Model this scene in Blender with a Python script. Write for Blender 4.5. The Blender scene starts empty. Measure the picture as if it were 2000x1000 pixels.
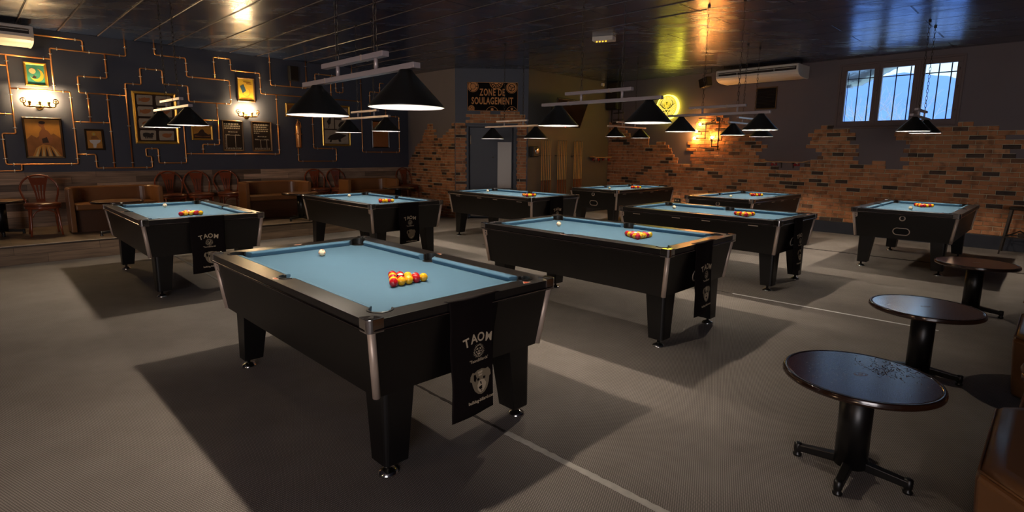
import bpy, bmesh, math, random
from mathutils import Matrix, Vector
PI = math.pi
R = random.Random(7)
scene = bpy.context.scene
COL = scene.collection

# ------------------------------------------------------------------ materials
def newmat(name):
    m = bpy.data.materials.new(name); m.use_nodes = True
    nt = m.node_tree; b = nt.nodes['Principled BSDF']
    return m, nt, b

def mat(name, col, rough=.5, metal=0., coat=0., emit=None, es=0., bump=None, var=None, sheen=0., spec=.5, coat_rough=.1):
    m, nt, b = newmat(name)
    b.inputs['Base Color'].default_value = (*col, 1)
    b.inputs['Roughness'].default_value = rough
    b.inputs['Metallic'].default_value = metal
    b.inputs['Coat Weight'].default_value = coat
    b.inputs['Coat Roughness'].default_value = coat_rough
    b.inputs['Specular IOR Level'].default_value = spec
    b.inputs['Sheen Weight'].default_value = sheen
    if emit:
        b.inputs['Emission Color'].default_value = (*emit, 1)
        b.inputs['Emission Strength'].default_value = es
    tc = nt.nodes.new('ShaderNodeTexCoord')
    if var:                                   # (scale, amount): base colour mottling that belongs to the surface
        n = nt.nodes.new('ShaderNodeTexNoise'); n.inputs['Scale'].default_value = var[0]; n.inputs['Detail'].default_value = 5
        nt.links.new(tc.outputs['Object'], n.inputs['Vector'])
        mx = nt.nodes.new('ShaderNodeMix'); mx.data_type = 'RGBA'
        mx.inputs['A'].default_value = (*[c * (1 - var[1]) for c in col], 1)
        mx.inputs['B'].default_value = (*[min(1, c * (1 + var[1])) for c in col], 1)
        nt.links.new(n.outputs['Fac'], mx.inputs['Factor']); nt.links.new(mx.outputs['Result'], b.inputs['Base Color'])
    if bump:                                  # (scale, strength, distance)
        n = nt.nodes.new('ShaderNodeTexNoise'); n.inputs['Scale'].default_value = bump[0]; n.inputs['Detail'].default_value = 3
        nt.links.new(tc.outputs['Object'], n.inputs['Vector'])
        bp = nt.nodes.new('ShaderNodeBump'); bp.inputs['Strength'].default_value = bump[1]; bp.inputs['Distance'].default_value = bump[2]
        nt.links.new(n.outputs['Fac'], bp.inputs['Height']); nt.links.new(bp.outputs['Normal'], b.inputs['Normal'])
    return m

def ramp(nt, stops, interp='LINEAR'):
    r = nt.nodes.new('ShaderNodeValToRGB'); r.color_ramp.interpolation = interp
    e = r.color_ramp.elements
    e[0].position, e[0].color = stops[0][0], (*stops[0][1], 1)
    e[1].position, e[1].color = stops[-1][0], (*stops[-1][1], 1)
    for p, c in stops[1:-1]:
        x = e.new(p); x.color = (*c, 1)
    return r

M = {}
M['rail'] = mat('rail_laminate', (.014, .012, .011), .31, spec=.7, coat=.1, bump=(350, .25, .0006), coat_rough=.3)
M['cab'] = mat('cabinet_laminate', (.0045, .0032, .0028), .40, bump=(400, .15, .0004))
M['legb'] = mat('leg_black', (.004, .0035, .0035), .36)
M['cloth'] = mat('blue_cloth', (.058, .146, .232), .92, sheen=.06, bump=(900, .12, .0003), var=(6, .05))
M['chrome'] = mat('chrome', (.82, .80, .78), .12, 1)
M['alu'] = mat('brushed_aluminium', (.66, .53, .43), .42, .35)
M['rubber'] = mat('black_rubber', (.008, .008, .008), .3)
M['dark'] = mat('dark_void', (.004, .004, .004), .9)
M['trimline'] = mat('polished_trim', (.20, .17, .18), .18, 1)
M['white'] = mat('white_enamel', (.12, .125, .135), .5)
M['bar'] = mat('satin_metal_bar', (.62, .53, .54), .36, .4)
M['shade'] = mat('black_shade', (.010, .009, .008), .34, coat=.1, coat_rough=.3)
M['bulb'] = mat('warm_bulb', (.9, .9, .9), .5, emit=(1, .84, .66), es=1600)
M['globe'] = mat('fill_globe_glass', (.9, .8, .7), .5, emit=(1, .62, .36), es=22)
M['gold_bulb'] = mat('sconce_bulb', (.9, .8, .6), .5, emit=(1, .68, .34), es=170)
M['amber_bulb'] = mat('pipe_lamp_bulb', (.9, .7, .4), .5, emit=(1, .44, .10), es=130)
M['red'] = mat('red_ball', (.45, .008, .012), .08, coat=.5)
M['yellow'] = mat('yellow_ball', (.85, .42, .01), .08, coat=.5)
M['black'] = mat('black_ball', (.01, .01, .01), .08, coat=.5)
M['ivory'] = mat('ivory_ball', (.80, .72, .50), .1, coat=.5)
M['copper'] = mat('copper_pipe', (.95, .42, .15), .34, .85, var=(8, .12))
M['clip'] = mat('zinc_clip', (.75, .72, .68), .35, .6)
M['gold'] = mat('gilt_frame', (.85, .50, .10), .30, .85, bump=(60, .2, .002))
M['brass'] = mat('brass', (.80, .52, .18), .25, 1)
M['darkframe'] = mat('dark_frame', (.035, .02, .012), .35, coat=.2)
M['brownframe'] = mat('bronze_frame', (.16, .09, .04), .35, .4)
M['iron'] = mat('black_iron', (.07, .055, .042), .35, .8)
M['leather'] = mat('brown_leather', (.25, .105, .034), .33, bump=(120, .15, .001), var=(3, .2))
M['leather_shaded'] = mat('shaded_leather_base', (.09, .035, .013), .4, bump=(120, .15, .001))  # leather copy darkened for the shadow beneath the seat
M['seatleather'] = mat('chair_leather', (.17, .045, .018), .28, bump=(120, .12, .001), var=(4, .2))
M['chairwood'] = mat('mahogany_bentwood', (.27, .062, .022), .25, coat=.5, var=(10, .25))
M['tablewood'] = mat('worn_red_wood', (.12, .030, .022), .22, spec=1.0, coat=1.0, coat_rough=.16, var=(9, .3), bump=(25, .1, .001))
M['scratch'] = mat('bare_scratch', (.22, .14, .12), .9, spec=.1)
M['walnut'] = mat('light_worn_wood', (.35, .18, .08), .3, coat=.3, var=(9, .3))
M['edgewood'] = mat('dark_table_edge', (.025, .010, .005), .18, coat=.6)
M['wallpaint'] = mat('navy_wall', (.075, .082, .112), .5, bump=(70, .12, .002), var=(1.6, .12))
M['greywall'] = mat('grey_wall', (.24, .20, .20), .6, bump=(60, .15, .002), var=(1.2, .15))
M['wallr'] = mat('grey_navy_wall', (.19, .145, .15), .55, bump=(60, .15, .002), var=(1.2, .14))
M['cuewall'] = mat('cue_wall', (.12, .11, .10), .5, bump=(70, .1, .002), var=(1.6, .1))
M['doorp'] = mat('navy_door', (.030, .034, .048), .45)
M['steel'] = mat('steel_plate', (.36, .32, .28), .4, .3)
M['windowframe'] = mat('painted_window', (.19, .13, .12), .5)
M['acwhite'] = mat('ac_plastic', (.90, .80, .70), .4)
M['acdark'] = mat('ac_slot', (.03, .02, .015), .6)
M['plastic'] = mat('black_plastic', (.014, .013, .013), .4)
M['deck'] = mat('maple_deck', (.75, .42, .18), .35, coat=.2)
M['redwheel'] = mat('red_wheel', (.35, .01, .015), .4)
M['cueshaft'] = mat('ash_cue', (.85, .50, .17), .22, coat=.4)
M['cuebutt'] = mat('cue_butt', (.28, .06, .02), .2, coat=.5)
M['signblack'] = mat('sign_black', (.008, .005, .004), .7, spec=.1)
M['signgold'] = mat('sign_gold', (.80, .33, .09), .55)
M['chalk'] = mat('chalk', (0.950, 0.800, 0.576), .9)
M['board'] = mat('chalkboard', (.035, .018, .008), .5)
M['print'] = mat('towel_print', (.62, .50, .34), .8)
M['print2'] = mat('towel_print_dark', (.28, .22, .14), .8)
M['towel'] = mat('black_towel', (.007, .004, .004), .8, spec=.15)
M['tape'] = mat('white_floor_tape', (.42, .40, .37), .6, var=(20, .3))
M['tapewhite'] = mat('bright_floor_tape', (.85, .85, .85), .6)
M['tapeblue'] = mat('grey_floor_tape', (.20, .20, .21), .4, var=(20, .3))
M['seam'] = mat('carpet_seam', (.035, .026, .022), .9)
M['tvs'] = mat('tv_screen', (.004, .004, .004), .12)
M['neon_face'] = mat('neon_face', (.5, .4, .05), .4, emit=(.90, .62, .04), es=.42)
M['neon_rim'] = mat('neon_rim', (.6, .6, .1), .4, emit=(.85, .80, .05), es=3.2)
M['neon_ray'] = mat('neon_ray', (.6, .5, .2), .4, emit=(1.0, .75, .22), es=.46)
M['neon_green'] = mat('neon_green', (.01, .09, .02), .4)
M['led'] = mat('led_red', (.5, .05, .05), .4, emit=(1, .05, .03), es=3)
M['amber'] = mat('amber_led', (.5, .3, .05), .4, emit=(1, .45, .03), es=1.0)
M['sky_teal'] = mat('print_teal', (0.06, 0.30, 0.21), .5, var=(9, .5))
M['p_cream'] = mat('print_cream', (0.800, 0.576, 0.256), .5, var=(14, .3))
M['p_orange'] = mat('print_orange', (0.800, 0.320, 0.056), .35, coat=.4, var=(5, .45))
M['p_gold'] = mat('print_gold', (0.950, 0.528, 0.064), .35, coat=.4, var=(7, .3))
M['p_dark'] = mat('print_dark', (.06, .025, .012), .5, var=(12, .4))
M['p_mid'] = mat('print_mid', (0.384, 0.144, 0.032), .5, var=(10, .4))
M['p_blue'] = mat('print_blue', (0.048, 0.112, 0.160), .5)
M['p_white'] = mat('print_white', (0.880, 0.800, 0.720), .5)
M['p_paper'] = mat('print_paper', (0.480, 0.384, 0.272), .45, coat=.3, var=(14, .25))
M['p_ink'] = mat('print_ink', (.04, .028, .02), .5)
M['p_rust'] = mat('print_rust', (0.448, 0.160, 0.048), .5)
M['p_back'] = mat('print_back', (.05, .025, .014), .35, coat=.4)
M['duct'] = mat('galvanised_duct', (.30, .36, .38), .35, .6, bump=(12, .6, .03))
M['branch'] = mat('frosty_branch', (.60, .62, .66), .9)
M['sticker'] = mat('rail_sticker', (.60, .45, .36), .4)
M['stickerred'] = mat('rail_sticker_red', (.55, .08, .03), .4)

def glass():
    m = bpy.data.materials.new('window_glass'); m.use_nodes = True; nt = m.node_tree; nt.nodes.clear()
    o = nt.nodes.new('ShaderNodeOutputMaterial'); t = nt.nodes.new('ShaderNodeBsdfTransparent'); g = nt.nodes.new('ShaderNodeBsdfGlossy')
    t.inputs['Color'].default_value = (.96, .98, 1, 1); g.inputs['Roughness'].default_value = .02
    fr = nt.nodes.new('ShaderNodeFresnel'); fr.inputs['IOR'].default_value = 1.45
    mx = nt.nodes.new('ShaderNodeMixShader')
    nt.links.new(fr.outputs[0], mx.inputs[0]); nt.links.new(t.outputs[0], mx.inputs[1]); nt.links.new(g.outputs[0], mx.inputs[2])
    nt.links.new(mx.outputs[0], o.inputs[0]); return m
M['glass'] = glass()
M['lit_seamstrip'] = mat('lit_panel_joint', (.13, .10, .10), .35, var=(6, .5))  # paler than the panels, for joint edges catching sconce light

def brickmat():
    m, nt, b = newmat('brick_slips')
    g = nt.nodes.new('ShaderNodeNewGeometry'); tc = nt.nodes.new('ShaderNodeTexCoord')
    r = ramp(nt, [(0, (.055, .032, .022)), (.09, (.085, .048, .030)), (.15, (.50, .20, .080)), (.5, (.64, .27, .11)), (.8, (.58, .225, .085)), (1, (.72, .34, .16))])
    nt.links.new(g.outputs['Random Per Island'], r.inputs[0])
    n = nt.nodes.new('ShaderNodeTexNoise'); n.inputs['Scale'].default_value = 7; n.inputs['Detail'].default_value = 6
    nt.links.new(tc.outputs['Object'], n.inputs['Vector'])
    r2 = ramp(nt, [(.34, (.36, .34, .32)), (.50, (1, 1, 1))])
    nt.links.new(n.outputs['Fac'], r2.inputs[0])
    mx = nt.nodes.new('ShaderNodeMix'); mx.data_type = 'RGBA'; mx.blend_type = 'MULTIPLY'; mx.inputs['Factor'].default_value = .8
    nt.links.new(r.outputs[0], mx.inputs['A']); nt.links.new(r2.outputs[0], mx.inputs['B']); nt.links.new(mx.outputs['Result'], b.inputs['Base Color'])
    b.inputs['Roughness'].default_value = .65
    n2 = nt.nodes.new('ShaderNodeTexNoise'); n2.inputs['Scale'].default_value = 30; n2.inputs['Detail'].default_value = 4
    nt.links.new(tc.outputs['Object'], n2.inputs['Vector'])
    bp = nt.nodes.new('ShaderNodeBump'); bp.inputs['Strength'].default_value = .5; bp.inputs['Distance'].default_value = .008
    nt.links.new(n2.outputs['Fac'], bp.inputs['Height']); nt.links.new(bp.outputs[0], b.inputs['Normal'])
    return m
M['brick'] = brickmat()
M['mortar'] = mat('pale_mortar', (.85, .68, .48), .9, bump=(80, .3, .003), var=(12, .4))

def ceilmat():
    m, nt, b = newmat('ceiling_panels')
    tc = nt.nodes.new('ShaderNodeTexCoord'); mp = nt.nodes.new('ShaderNodeMapping')
    mp.inputs['Rotation'].default_value = (0, 0, math.radians(-135)); mp.inputs['Location'].default_value = (-1.605, 7.538, 0)
    nt.links.new(tc.outputs['Object'], mp.inputs['Vector'])
    br = nt.nodes.new('ShaderNodeTexBrick'); br.inputs['Scale'].default_value = 1; br.inputs['Brick Width'].default_value = 2.04
    br.inputs['Row Height'].default_value = .518; br.inputs['Mortar Size'].default_value = .011; br.inputs['Mortar Smooth'].default_value = .5
    br.inputs['Color1'].default_value = (.018, .034, .095, 1); br.inputs['Color2'].default_value = (.024, .042, .105, 1); br.inputs['Mortar'].default_value = (.012, .011, .012, 1)
    nt.links.new(mp.outputs[0], br.inputs['Vector']); nt.links.new(br.outputs['Color'], b.inputs['Base Color'])
    m2 = nt.nodes.new('ShaderNodeMapping'); m2.inputs['Rotation'].default_value = (0, 0, math.radians(-135)); m2.inputs['Scale'].default_value = (.7, 2.2, 1)
    nt.links.new(tc.outputs['Object'], m2.inputs['Vector'])
    n = nt.nodes.new('ShaderNodeTexNoise'); n.inputs['Scale'].default_value = 1.6; n.inputs['Detail'].default_value = 6; n.inputs['Roughness'].default_value = .6
    nt.links.new(m2.outputs[0], n.inputs['Vector'])
    rr = ramp(nt, [(.35, (.18,) * 3), (.7, (.32,) * 3)])
    nt.links.new(n.outputs['Fac'], rr.inputs[0]); nt.links.new(rr.outputs[0], b.inputs['Roughness'])
    add = nt.nodes.new('ShaderNodeMath'); add.operation = 'MULTIPLY_ADD'; add.inputs[1].default_value = -2.2
    nt.links.new(br.outputs['Fac'], add.inputs[0]); nt.links.new(n.outputs['Fac'], add.inputs[2])
    bp = nt.nodes.new('ShaderNodeBump'); bp.inputs['Strength'].default_value = .5; bp.inputs['Distance'].default_value = .02
    nt.links.new(add.outputs[0], bp.inputs['Height']); nt.links.new(bp.outputs[0], b.inputs['Normal'])
    b.inputs['IOR'].default_value = 2.4
    sr = ramp(nt, [(0, (.95,) * 3), (.6, (.02,) * 3)]); nt.links.new(br.outputs['Fac'], sr.inputs[0]); nt.links.new(sr.outputs[0], b.inputs['Specular IOR Level'])
    return m
M['ceil'] = ceilmat()

def carpetmat():
    m, nt, b = newmat('ribbed_carpet')
    tc = nt.nodes.new('ShaderNodeTexCoord')
    outs = []
    for a, s in ((20, 1.0), (-62, 1.0)):
        mp = nt.nodes.new('ShaderNodeMapping'); mp.inputs['Rotation'].default_value = (0, 0, math.radians(a))
        nt.links.new(tc.outputs['Object'], mp.inputs['Vector'])
        w = nt.nodes.new('ShaderNodeTexWave'); w.inputs['Scale'].default_value = 32 * s; w.inputs['Distortion'].default_value = 0
        nt.links.new(mp.outputs[0], w.inputs['Vector']); outs.append(w)
    mu = nt.nodes.new('ShaderNodeMath'); mu.operation = 'MULTIPLY'
    nt.links.new(outs[0].outputs['Fac'], mu.inputs[0]); nt.links.new(outs[1].outputs['Fac'], mu.inputs[1])
    n = nt.nodes.new('ShaderNodeTexNoise'); n.inputs['Scale'].default_value = 1.3; n.inputs['Detail'].default_value = 7; n.inputs['Roughness'].default_value = .65
    nt.links.new(tc.outputs['Object'], n.inputs['Vector'])
    r1 = ramp(nt, [(.3, (.275, .240, .215)), (.7, (.385, .345, .315))])
    nt.links.new(n.outputs['Fac'], r1.inputs[0])
    r2 = ramp(nt, [(.05, (.42,) * 3), (.6, (1.15,) * 3)])
    nt.links.new(mu.outputs[0], r2.inputs[0])
    mx = nt.nodes.new('ShaderNodeMix'); mx.data_type = 'RGBA'; mx.blend_type = 'MULTIPLY'; mx.inputs['Factor'].default_value = 1
    nt.links.new(r1.outputs[0], mx.inputs['A']); nt.links.new(r2.outputs[0], mx.inputs['B']); nt.links.new(mx.outputs['Result'], b.inputs['Base Color'])
    bp = nt.nodes.new('ShaderNodeBump'); bp.inputs['Strength'].default_value = .5; bp.inputs['Distance'].default_value = .002
    nt.links.new(mu.outputs[0], bp.inputs['Height']); nt.links.new(bp.outputs[0], b.inputs['Normal'])
    b.inputs['Roughness'].default_value = .8
    b.inputs['Specular IOR Level'].default_value = .3
    return m
M['carpet'] = carpetmat()

def plankmat(name, axis_rot, roll=0, cols=None, rowh=.105):
    m, nt, b = newmat(name)
    tc = nt.nodes.new('ShaderNodeTexCoord'); mp = nt.nodes.new('ShaderNodeMapping')
    mp.inputs['Rotation'].default_value = axis_rot
    nt.links.new(tc.outputs['Object'], mp.inputs['Vector'])
    br = nt.nodes.new('ShaderNodeTexBrick'); br.inputs['Scale'].default_value = 1; br.inputs['Brick Width'].default_value = .92
    br.offset = .37; br.inputs['Row Height'].default_value = rowh; br.inputs['Mortar Size'].default_value = .0018; br.inputs['Bias'].default_value = 0
    c = cols or [(.15, .105, .075), (.74, .53, .37), (.05, .034, .024)]
    br.inputs['Color1'].default_value = (*c[0], 1); br.inputs['Color2'].default_value = (*c[1], 1); br.inputs['Mortar'].default_value = (*c[2], 1)
    nt.links.new(mp.outputs[0], br.inputs['Vector'])
    m2 = nt.nodes.new('ShaderNodeMapping'); m2.inputs['Scale'].default_value = (1.2, 14, 14)
    nt.links.new(mp.outputs[0], m2.inputs['Vector'])
    n = nt.nodes.new('ShaderNodeTexNoise'); n.inputs['Scale'].default_value = 2.5; n.inputs['Detail'].default_value = 6
    nt.links.new(m2.outputs[0], n.inputs['Vector'])
    r = ramp(nt, [(.3, (.6, .58, .55)), (.7, (1.15, 1.1, 1.05))]); nt.links.new(n.outputs['Fac'], r.inputs[0])
    mx = nt.nodes.new('ShaderNodeMix'); mx.data_type = 'RGBA'; mx.blend_type = 'MULTIPLY'; mx.inputs['Factor'].default_value = 1
    nt.links.new(br.outputs['Color'], mx.inputs['A']); nt.links.new(r.outputs[0], mx.inputs['B']); nt.links.new(mx.outputs['Result'], b.inputs['Base Color'])
    b.inputs['Roughness'].default_value = .42
    return m
M['plankwall'] = plankmat('wood_wall_planks', (math.radians(90), 0, 0))
M['plankfloor'] = plankmat('wood_floor_planks', (0, 0, 0), cols=[(.16, .12, .09), (.28, .205, .145), (.03, .02, .016)], rowh=.16)
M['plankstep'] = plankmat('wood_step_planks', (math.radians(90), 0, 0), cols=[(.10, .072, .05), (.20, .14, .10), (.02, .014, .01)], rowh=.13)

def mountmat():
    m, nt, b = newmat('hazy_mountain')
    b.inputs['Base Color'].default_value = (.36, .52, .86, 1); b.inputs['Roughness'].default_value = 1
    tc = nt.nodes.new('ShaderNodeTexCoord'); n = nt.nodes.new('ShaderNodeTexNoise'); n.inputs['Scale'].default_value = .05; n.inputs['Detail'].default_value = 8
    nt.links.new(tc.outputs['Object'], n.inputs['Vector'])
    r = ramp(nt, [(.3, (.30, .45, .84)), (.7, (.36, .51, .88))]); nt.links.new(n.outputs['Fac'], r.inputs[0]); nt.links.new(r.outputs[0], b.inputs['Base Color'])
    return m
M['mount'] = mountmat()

# ------------------------------------------------------------------ mesh builder
class MB:
    def __init__(s): s.bm = bmesh.new(); s.mats = []; s.T = Matrix(); s.sm = False
    def mi(s, m):
        if m not in s.mats: s.mats.append(m)
        return s.mats.index(m)
    def verts(s, pts): return [s.bm.verts.new(s.T @ Vector(p)) for p in pts]
    def face(s, vs, m, smooth=None):
        try: f = s.bm.faces.new(vs)
        except ValueError: return None
        f.material_index = s.mi(m); f.smooth = s.sm if smooth is None else smooth
        return f
    def poly(s, pts, m): return s.face(s.verts(pts), m)
    def loft(s, rings, m, cap=True, closed=True, smooth=True):
        rs = [s.verts(r) for r in rings]; n = len(rs[0])
        for a, b in zip(rs, rs[1:]):
            for i in range(n if closed else n - 1):
                j = (i + 1) % n; s.face([a[i], a[j], b[j], b[i]], m, smooth)
        if cap:
            s.face(list(reversed(rs[0])), m, False); s.face(rs[-1], m, False)
        return s
    def box(s, c, d, m, taper=None):
        x, y, z = c; a, b, h = d[0] / 2, d[1] / 2, d[2] / 2
        t = taper or (1, 1)
        lo = [(x - a * t[0], y - b * t[1], z - h), (x + a * t[0], y - b * t[1], z - h), (x + a * t[0], y + b * t[1], z - h), (x - a * t[0], y + b * t[1], z - h)]
        hi = [(x - a, y - b, z + h), (x + a, y - b, z + h), (x + a, y + b, z + h), (x - a, y + b, z + h)]
        return s.loft([lo, hi], m, smooth=False)
    def prism(s, pts, z0, z1, m, smooth=False):
        return s.loft([[(x, y, z0) for x, y in pts], [(x, y, z1) for x, y in pts]], m, smooth=smooth)
    def slab(s, pts, y0, y1, m, smooth=False):     # polygon in XZ extruded along Y (front face at y0 < y1)
        return s.loft([[(x, y1, z) for x, z in pts], [(x, y0, z) for x, z in pts]], m, smooth=smooth)
    def cyl(s, c, r, h, m, seg=20, r2=None, axis='z', smooth=True):
        r2 = r if r2 is None else r2; rings = []
        for rr, o in ((r, -h / 2), (r2, h / 2)):
            ring = []
            for i in range(seg):
                a = 2 * PI * i / seg; u, v = rr * math.cos(a), rr * math.sin(a)
                p = {'z': (u, v, o), 'y': (u, -o, v), 'x': (o, u, v)}[axis]
                ring.append((c[0] + p[0], c[1] + p[1], c[2] + p[2]))
            rings.append(ring)
        return s.loft(rings, m, smooth=smooth)
    def lathe(s, prof, m, seg=24, c=(0, 0, 0), axis='z', smooth=True):
        rings = []
        for r, z in prof:
            ring = []
            for i in range(seg):
                a = 2 * PI * i / seg; u, v = r * math.cos(a), r * math.sin(a)
                p = {'z': (u, v, z), 'y': (u, -z, v), 'x': (z, u, v)}[axis]
                ring.append((c[0] + p[0], c[1] + p[1], c[2] + p[2]))
            rings.append(ring)
        return s.loft(rings, m, cap=True, smooth=smooth)
    def sphere(s, c, r, m, u=20, v=12, sc=(1, 1, 1)):
        prof = [(max(1e-4, r * math.sin(PI * i / v)), -r * math.cos(PI * i / v)) for i in range(v + 1)]
        rings = [[(c[0] + p * math.cos(2 * PI * i / u) * sc[0], c[1] + p * math.sin(2 * PI * i / u) * sc[1], c[2] + z * sc[2]) for i in range(u)] for p, z in prof]
        return s.loft(rings, m)
    def tube(s, path, r, m, seg=8, closed=False, flat=None):
        P = [Vector(p) for p in path]; n = len(P); rings = []
        up = Vector((0, 0, 1)); prev = None
        for i in range(n):
            if closed: t = (P[(i + 1) % n] - P[i - 1]).normalized()
            else:
                a = P[max(i - 1, 0)]; b = P[min(i + 1, n - 1)]; t = (b - a).normalized()
            if prev is None:
                x = t.cross(up)
                if x.length < 1e-3: x = t.cross(Vector((1, 0, 0)))
            else: x = prev - t * prev.dot(t)
            x.normalize(); prev = x; y = t.cross(x)
            rr = r[i] if isinstance(r, (list, tuple)) else r
            fl = flat or 1
            rings.append([tuple(P[i] + x * rr * math.cos(2 * PI * k / seg) + y * rr * fl * math.sin(2 * PI * k / seg)) for k in range(seg)])
        if closed: rings.append(rings[0])
        return s.loft(rings, m, cap=not closed)
    def build(s, name, parent=None, bevel=None, label=None, kind=None, bseg=2):
        if s.bm.faces: bmesh.ops.recalc_face_normals(s.bm, faces=s.bm.faces)
        me = bpy.data.meshes.new(name); s.bm.to_mesh(me); s.bm.free()
        for m in s.mats: me.materials.append(m)
        o = bpy.data.objects.new(name, me); COL.objects.link(o)
        if parent: o.parent = parent
        if bevel:
            b = o.modifiers.new('bevel', 'BEVEL'); b.width = bevel; b.segments = bseg; b.limit_method = 'ANGLE'; b.angle_limit = .6
        if label: o['label'] = label
        if kind: o['kind'] = kind
        return o

def tag(o, label, cat, group=None):
    o['label'] = label; o['category'] = cat
    if group: o['group'] = group
    return o
def thing(name, label, cat, loc=(0, 0, 0), rz=0, group=None):
    o = bpy.data.objects.new(name, None); COL.objects.link(o); o.empty_display_size = .1
    o.location = loc; o.rotation_euler = (0, 0, rz)
    return tag(o, label, cat, group)
def dup(root, loc, rz=0, label=None, group=None):
    r = root.copy(); COL.objects.link(r); r.location = loc; r.rotation_euler = (0, 0, rz)
    if label: r['label'] = label
    if group: r['group'] = group
    for ch in list(root.children):
        c = ch.copy(); COL.objects.link(c); c.parent = r
        for g in list(ch.children):
            d = g.copy(); COL.objects.link(d); d.parent = c
    return r

def text_polys(body, size, bold=0., shear=0., spacing=1.):
    cu = bpy.data.curves.new('t', 'FONT'); cu.body = body; cu.size = size; cu.offset = bold; cu.shear = shear; cu.space_character = spacing
    cu.align_x = 'CENTER'; cu.resolution_u = 3
    o = bpy.data.objects.new('t', cu); COL.objects.link(o)
    dg = bpy.context.evaluated_depsgraph_get()
    me = bpy.data.meshes.new_from_object(o.evaluated_get(dg))
    V = [tuple(v.co) for v in me.vertices]; F = [tuple(p.vertices) for p in me.polygons]
    bpy.data.objects.remove(o); bpy.data.curves.remove(cu); bpy.data.meshes.remove(me)
    return V, F
def add_text(mb, body, size, fn, m, **k):
    V, F = text_polys(body, size, **k)
    vs = mb.verts([fn(x, y) for x, y, _ in V])
    for f in F: mb.face([vs[i] for i in f], m)

def ell(cx, cz, rx, rz, n=18, a0=0, rot=0):
    c, s = math.cos(rot), math.sin(rot); out = []
    for i in range(n):
        a = a0 + 2 * PI * i / n; x, z = rx * math.cos(a), rz * math.sin(a)
        out.append((cx + x * c - z * s, cz + x * s + z * c))
    return out

# ------------------------------------------------------------------ room geometry
H = 3.40
W = {'W1': ((-2.65, 14.07), math.radians(45)),
     'MID': ((-2.65, 14.07), math.atan2(12.82 - 14.07, 1.32)),
     'DW': ((-1.33, 12.82), math.atan2(.03, 1.67)),
     'CW': ((.34, 12.85), math.atan2(2.31, 2.26)),
     'W2': ((2.60, 15.16), math.atan2(11.3 - 15.16, 3.65))}
def wp(w, s, out=0., z=0.):
    (x, y), a = W[w]
    return (x + s * math.cos(a) + out * math.sin(a), y + s * math.sin(a) - out * math.cos(a), z)
def wthing(w, name, label, cat, s, z, out=0., group=None):
    return thing(name, label, cat, wp(w, s, out, z), W[w][1], group)

def struct(mb, name, **k):
    return mb.build(name, kind='structure', **k)

A_, B_, C_, D_, E_ = (-2.65, 14.07), (-1.33, 12.82), (.34, 12.85), (2.60, 15.16), None
P_left = wp('W1', -15)[:2]; P_right = wp('W2', 14)[:2]; P_b1 = (-3.8, -6.0); P_b2 = (1.2, -6.0)
outline = [P_left, P_b1, P_b2, P_right, D_, C_, B_, A_]
mb = MB(); mb.prism(outline, -.12, 0, M['carpet']); struct(mb, 'floor')
mb = MB(); mb.prism(outline, H, H + .12, M['ceil']); struct(mb, 'ceiling')

def wallseg(name, w, s0, s1, m, z0=0, z1=H, hole=None, t=.22):
    mb = MB(); (x, y), a = W[w]
    mb.T = Matrix.Translation((x, y, 0)) @ Matrix.Rotation(a, 4, 'Z')
    if hole:
        h0, h1, hz0, hz1 = hole
        for b0, b1, c0, c1 in ((s0, h0, z0, z1), (h1, s1, z0, z1), (h0, h1, z0, hz0), (h0, h1, hz1, z1)):
            mb.box(((b0 + b1) / 2, t / 2, (c0 + c1) / 2), (b1 - b0, t, c1 - c0), m)
    else: mb.box(((s0 + s1) / 2, t / 2, (z0 + z1) / 2), (s1 - s0, t, z1 - z0), m)
    return struct(mb, name)
wallseg('wall_left', 'W1', -15, .0, M['wallpaint'])
wallseg('wall_angled', 'MID', 0, 1.818, M['greywall'])
wallseg('wall_entry', 'DW', 0, 1.67, M['wallpaint'], hole=(.30, 1.35, 0, 2.12))
wallseg('wall_cues', 'CW', 0, 3.232, M['cuewall'])
WIN = (5.56, 7.43, 2.105, 3.262)
wallseg('wall_right', 'W2', 0, 14, M['wallr'], hole=WIN, t=.3)
mb = MB(); mb.T = Matrix.Translation((*W['DW'][0], 0)) @ Matrix.Rotation(W['DW'][1], 4, 'Z')
mb.box((.83, .26, 1.2), (1.6, .06, 2.6), M['wallpaint']); struct(mb, 'door_light_block')  # unseen panel added behind the door to keep sky light out
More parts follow.
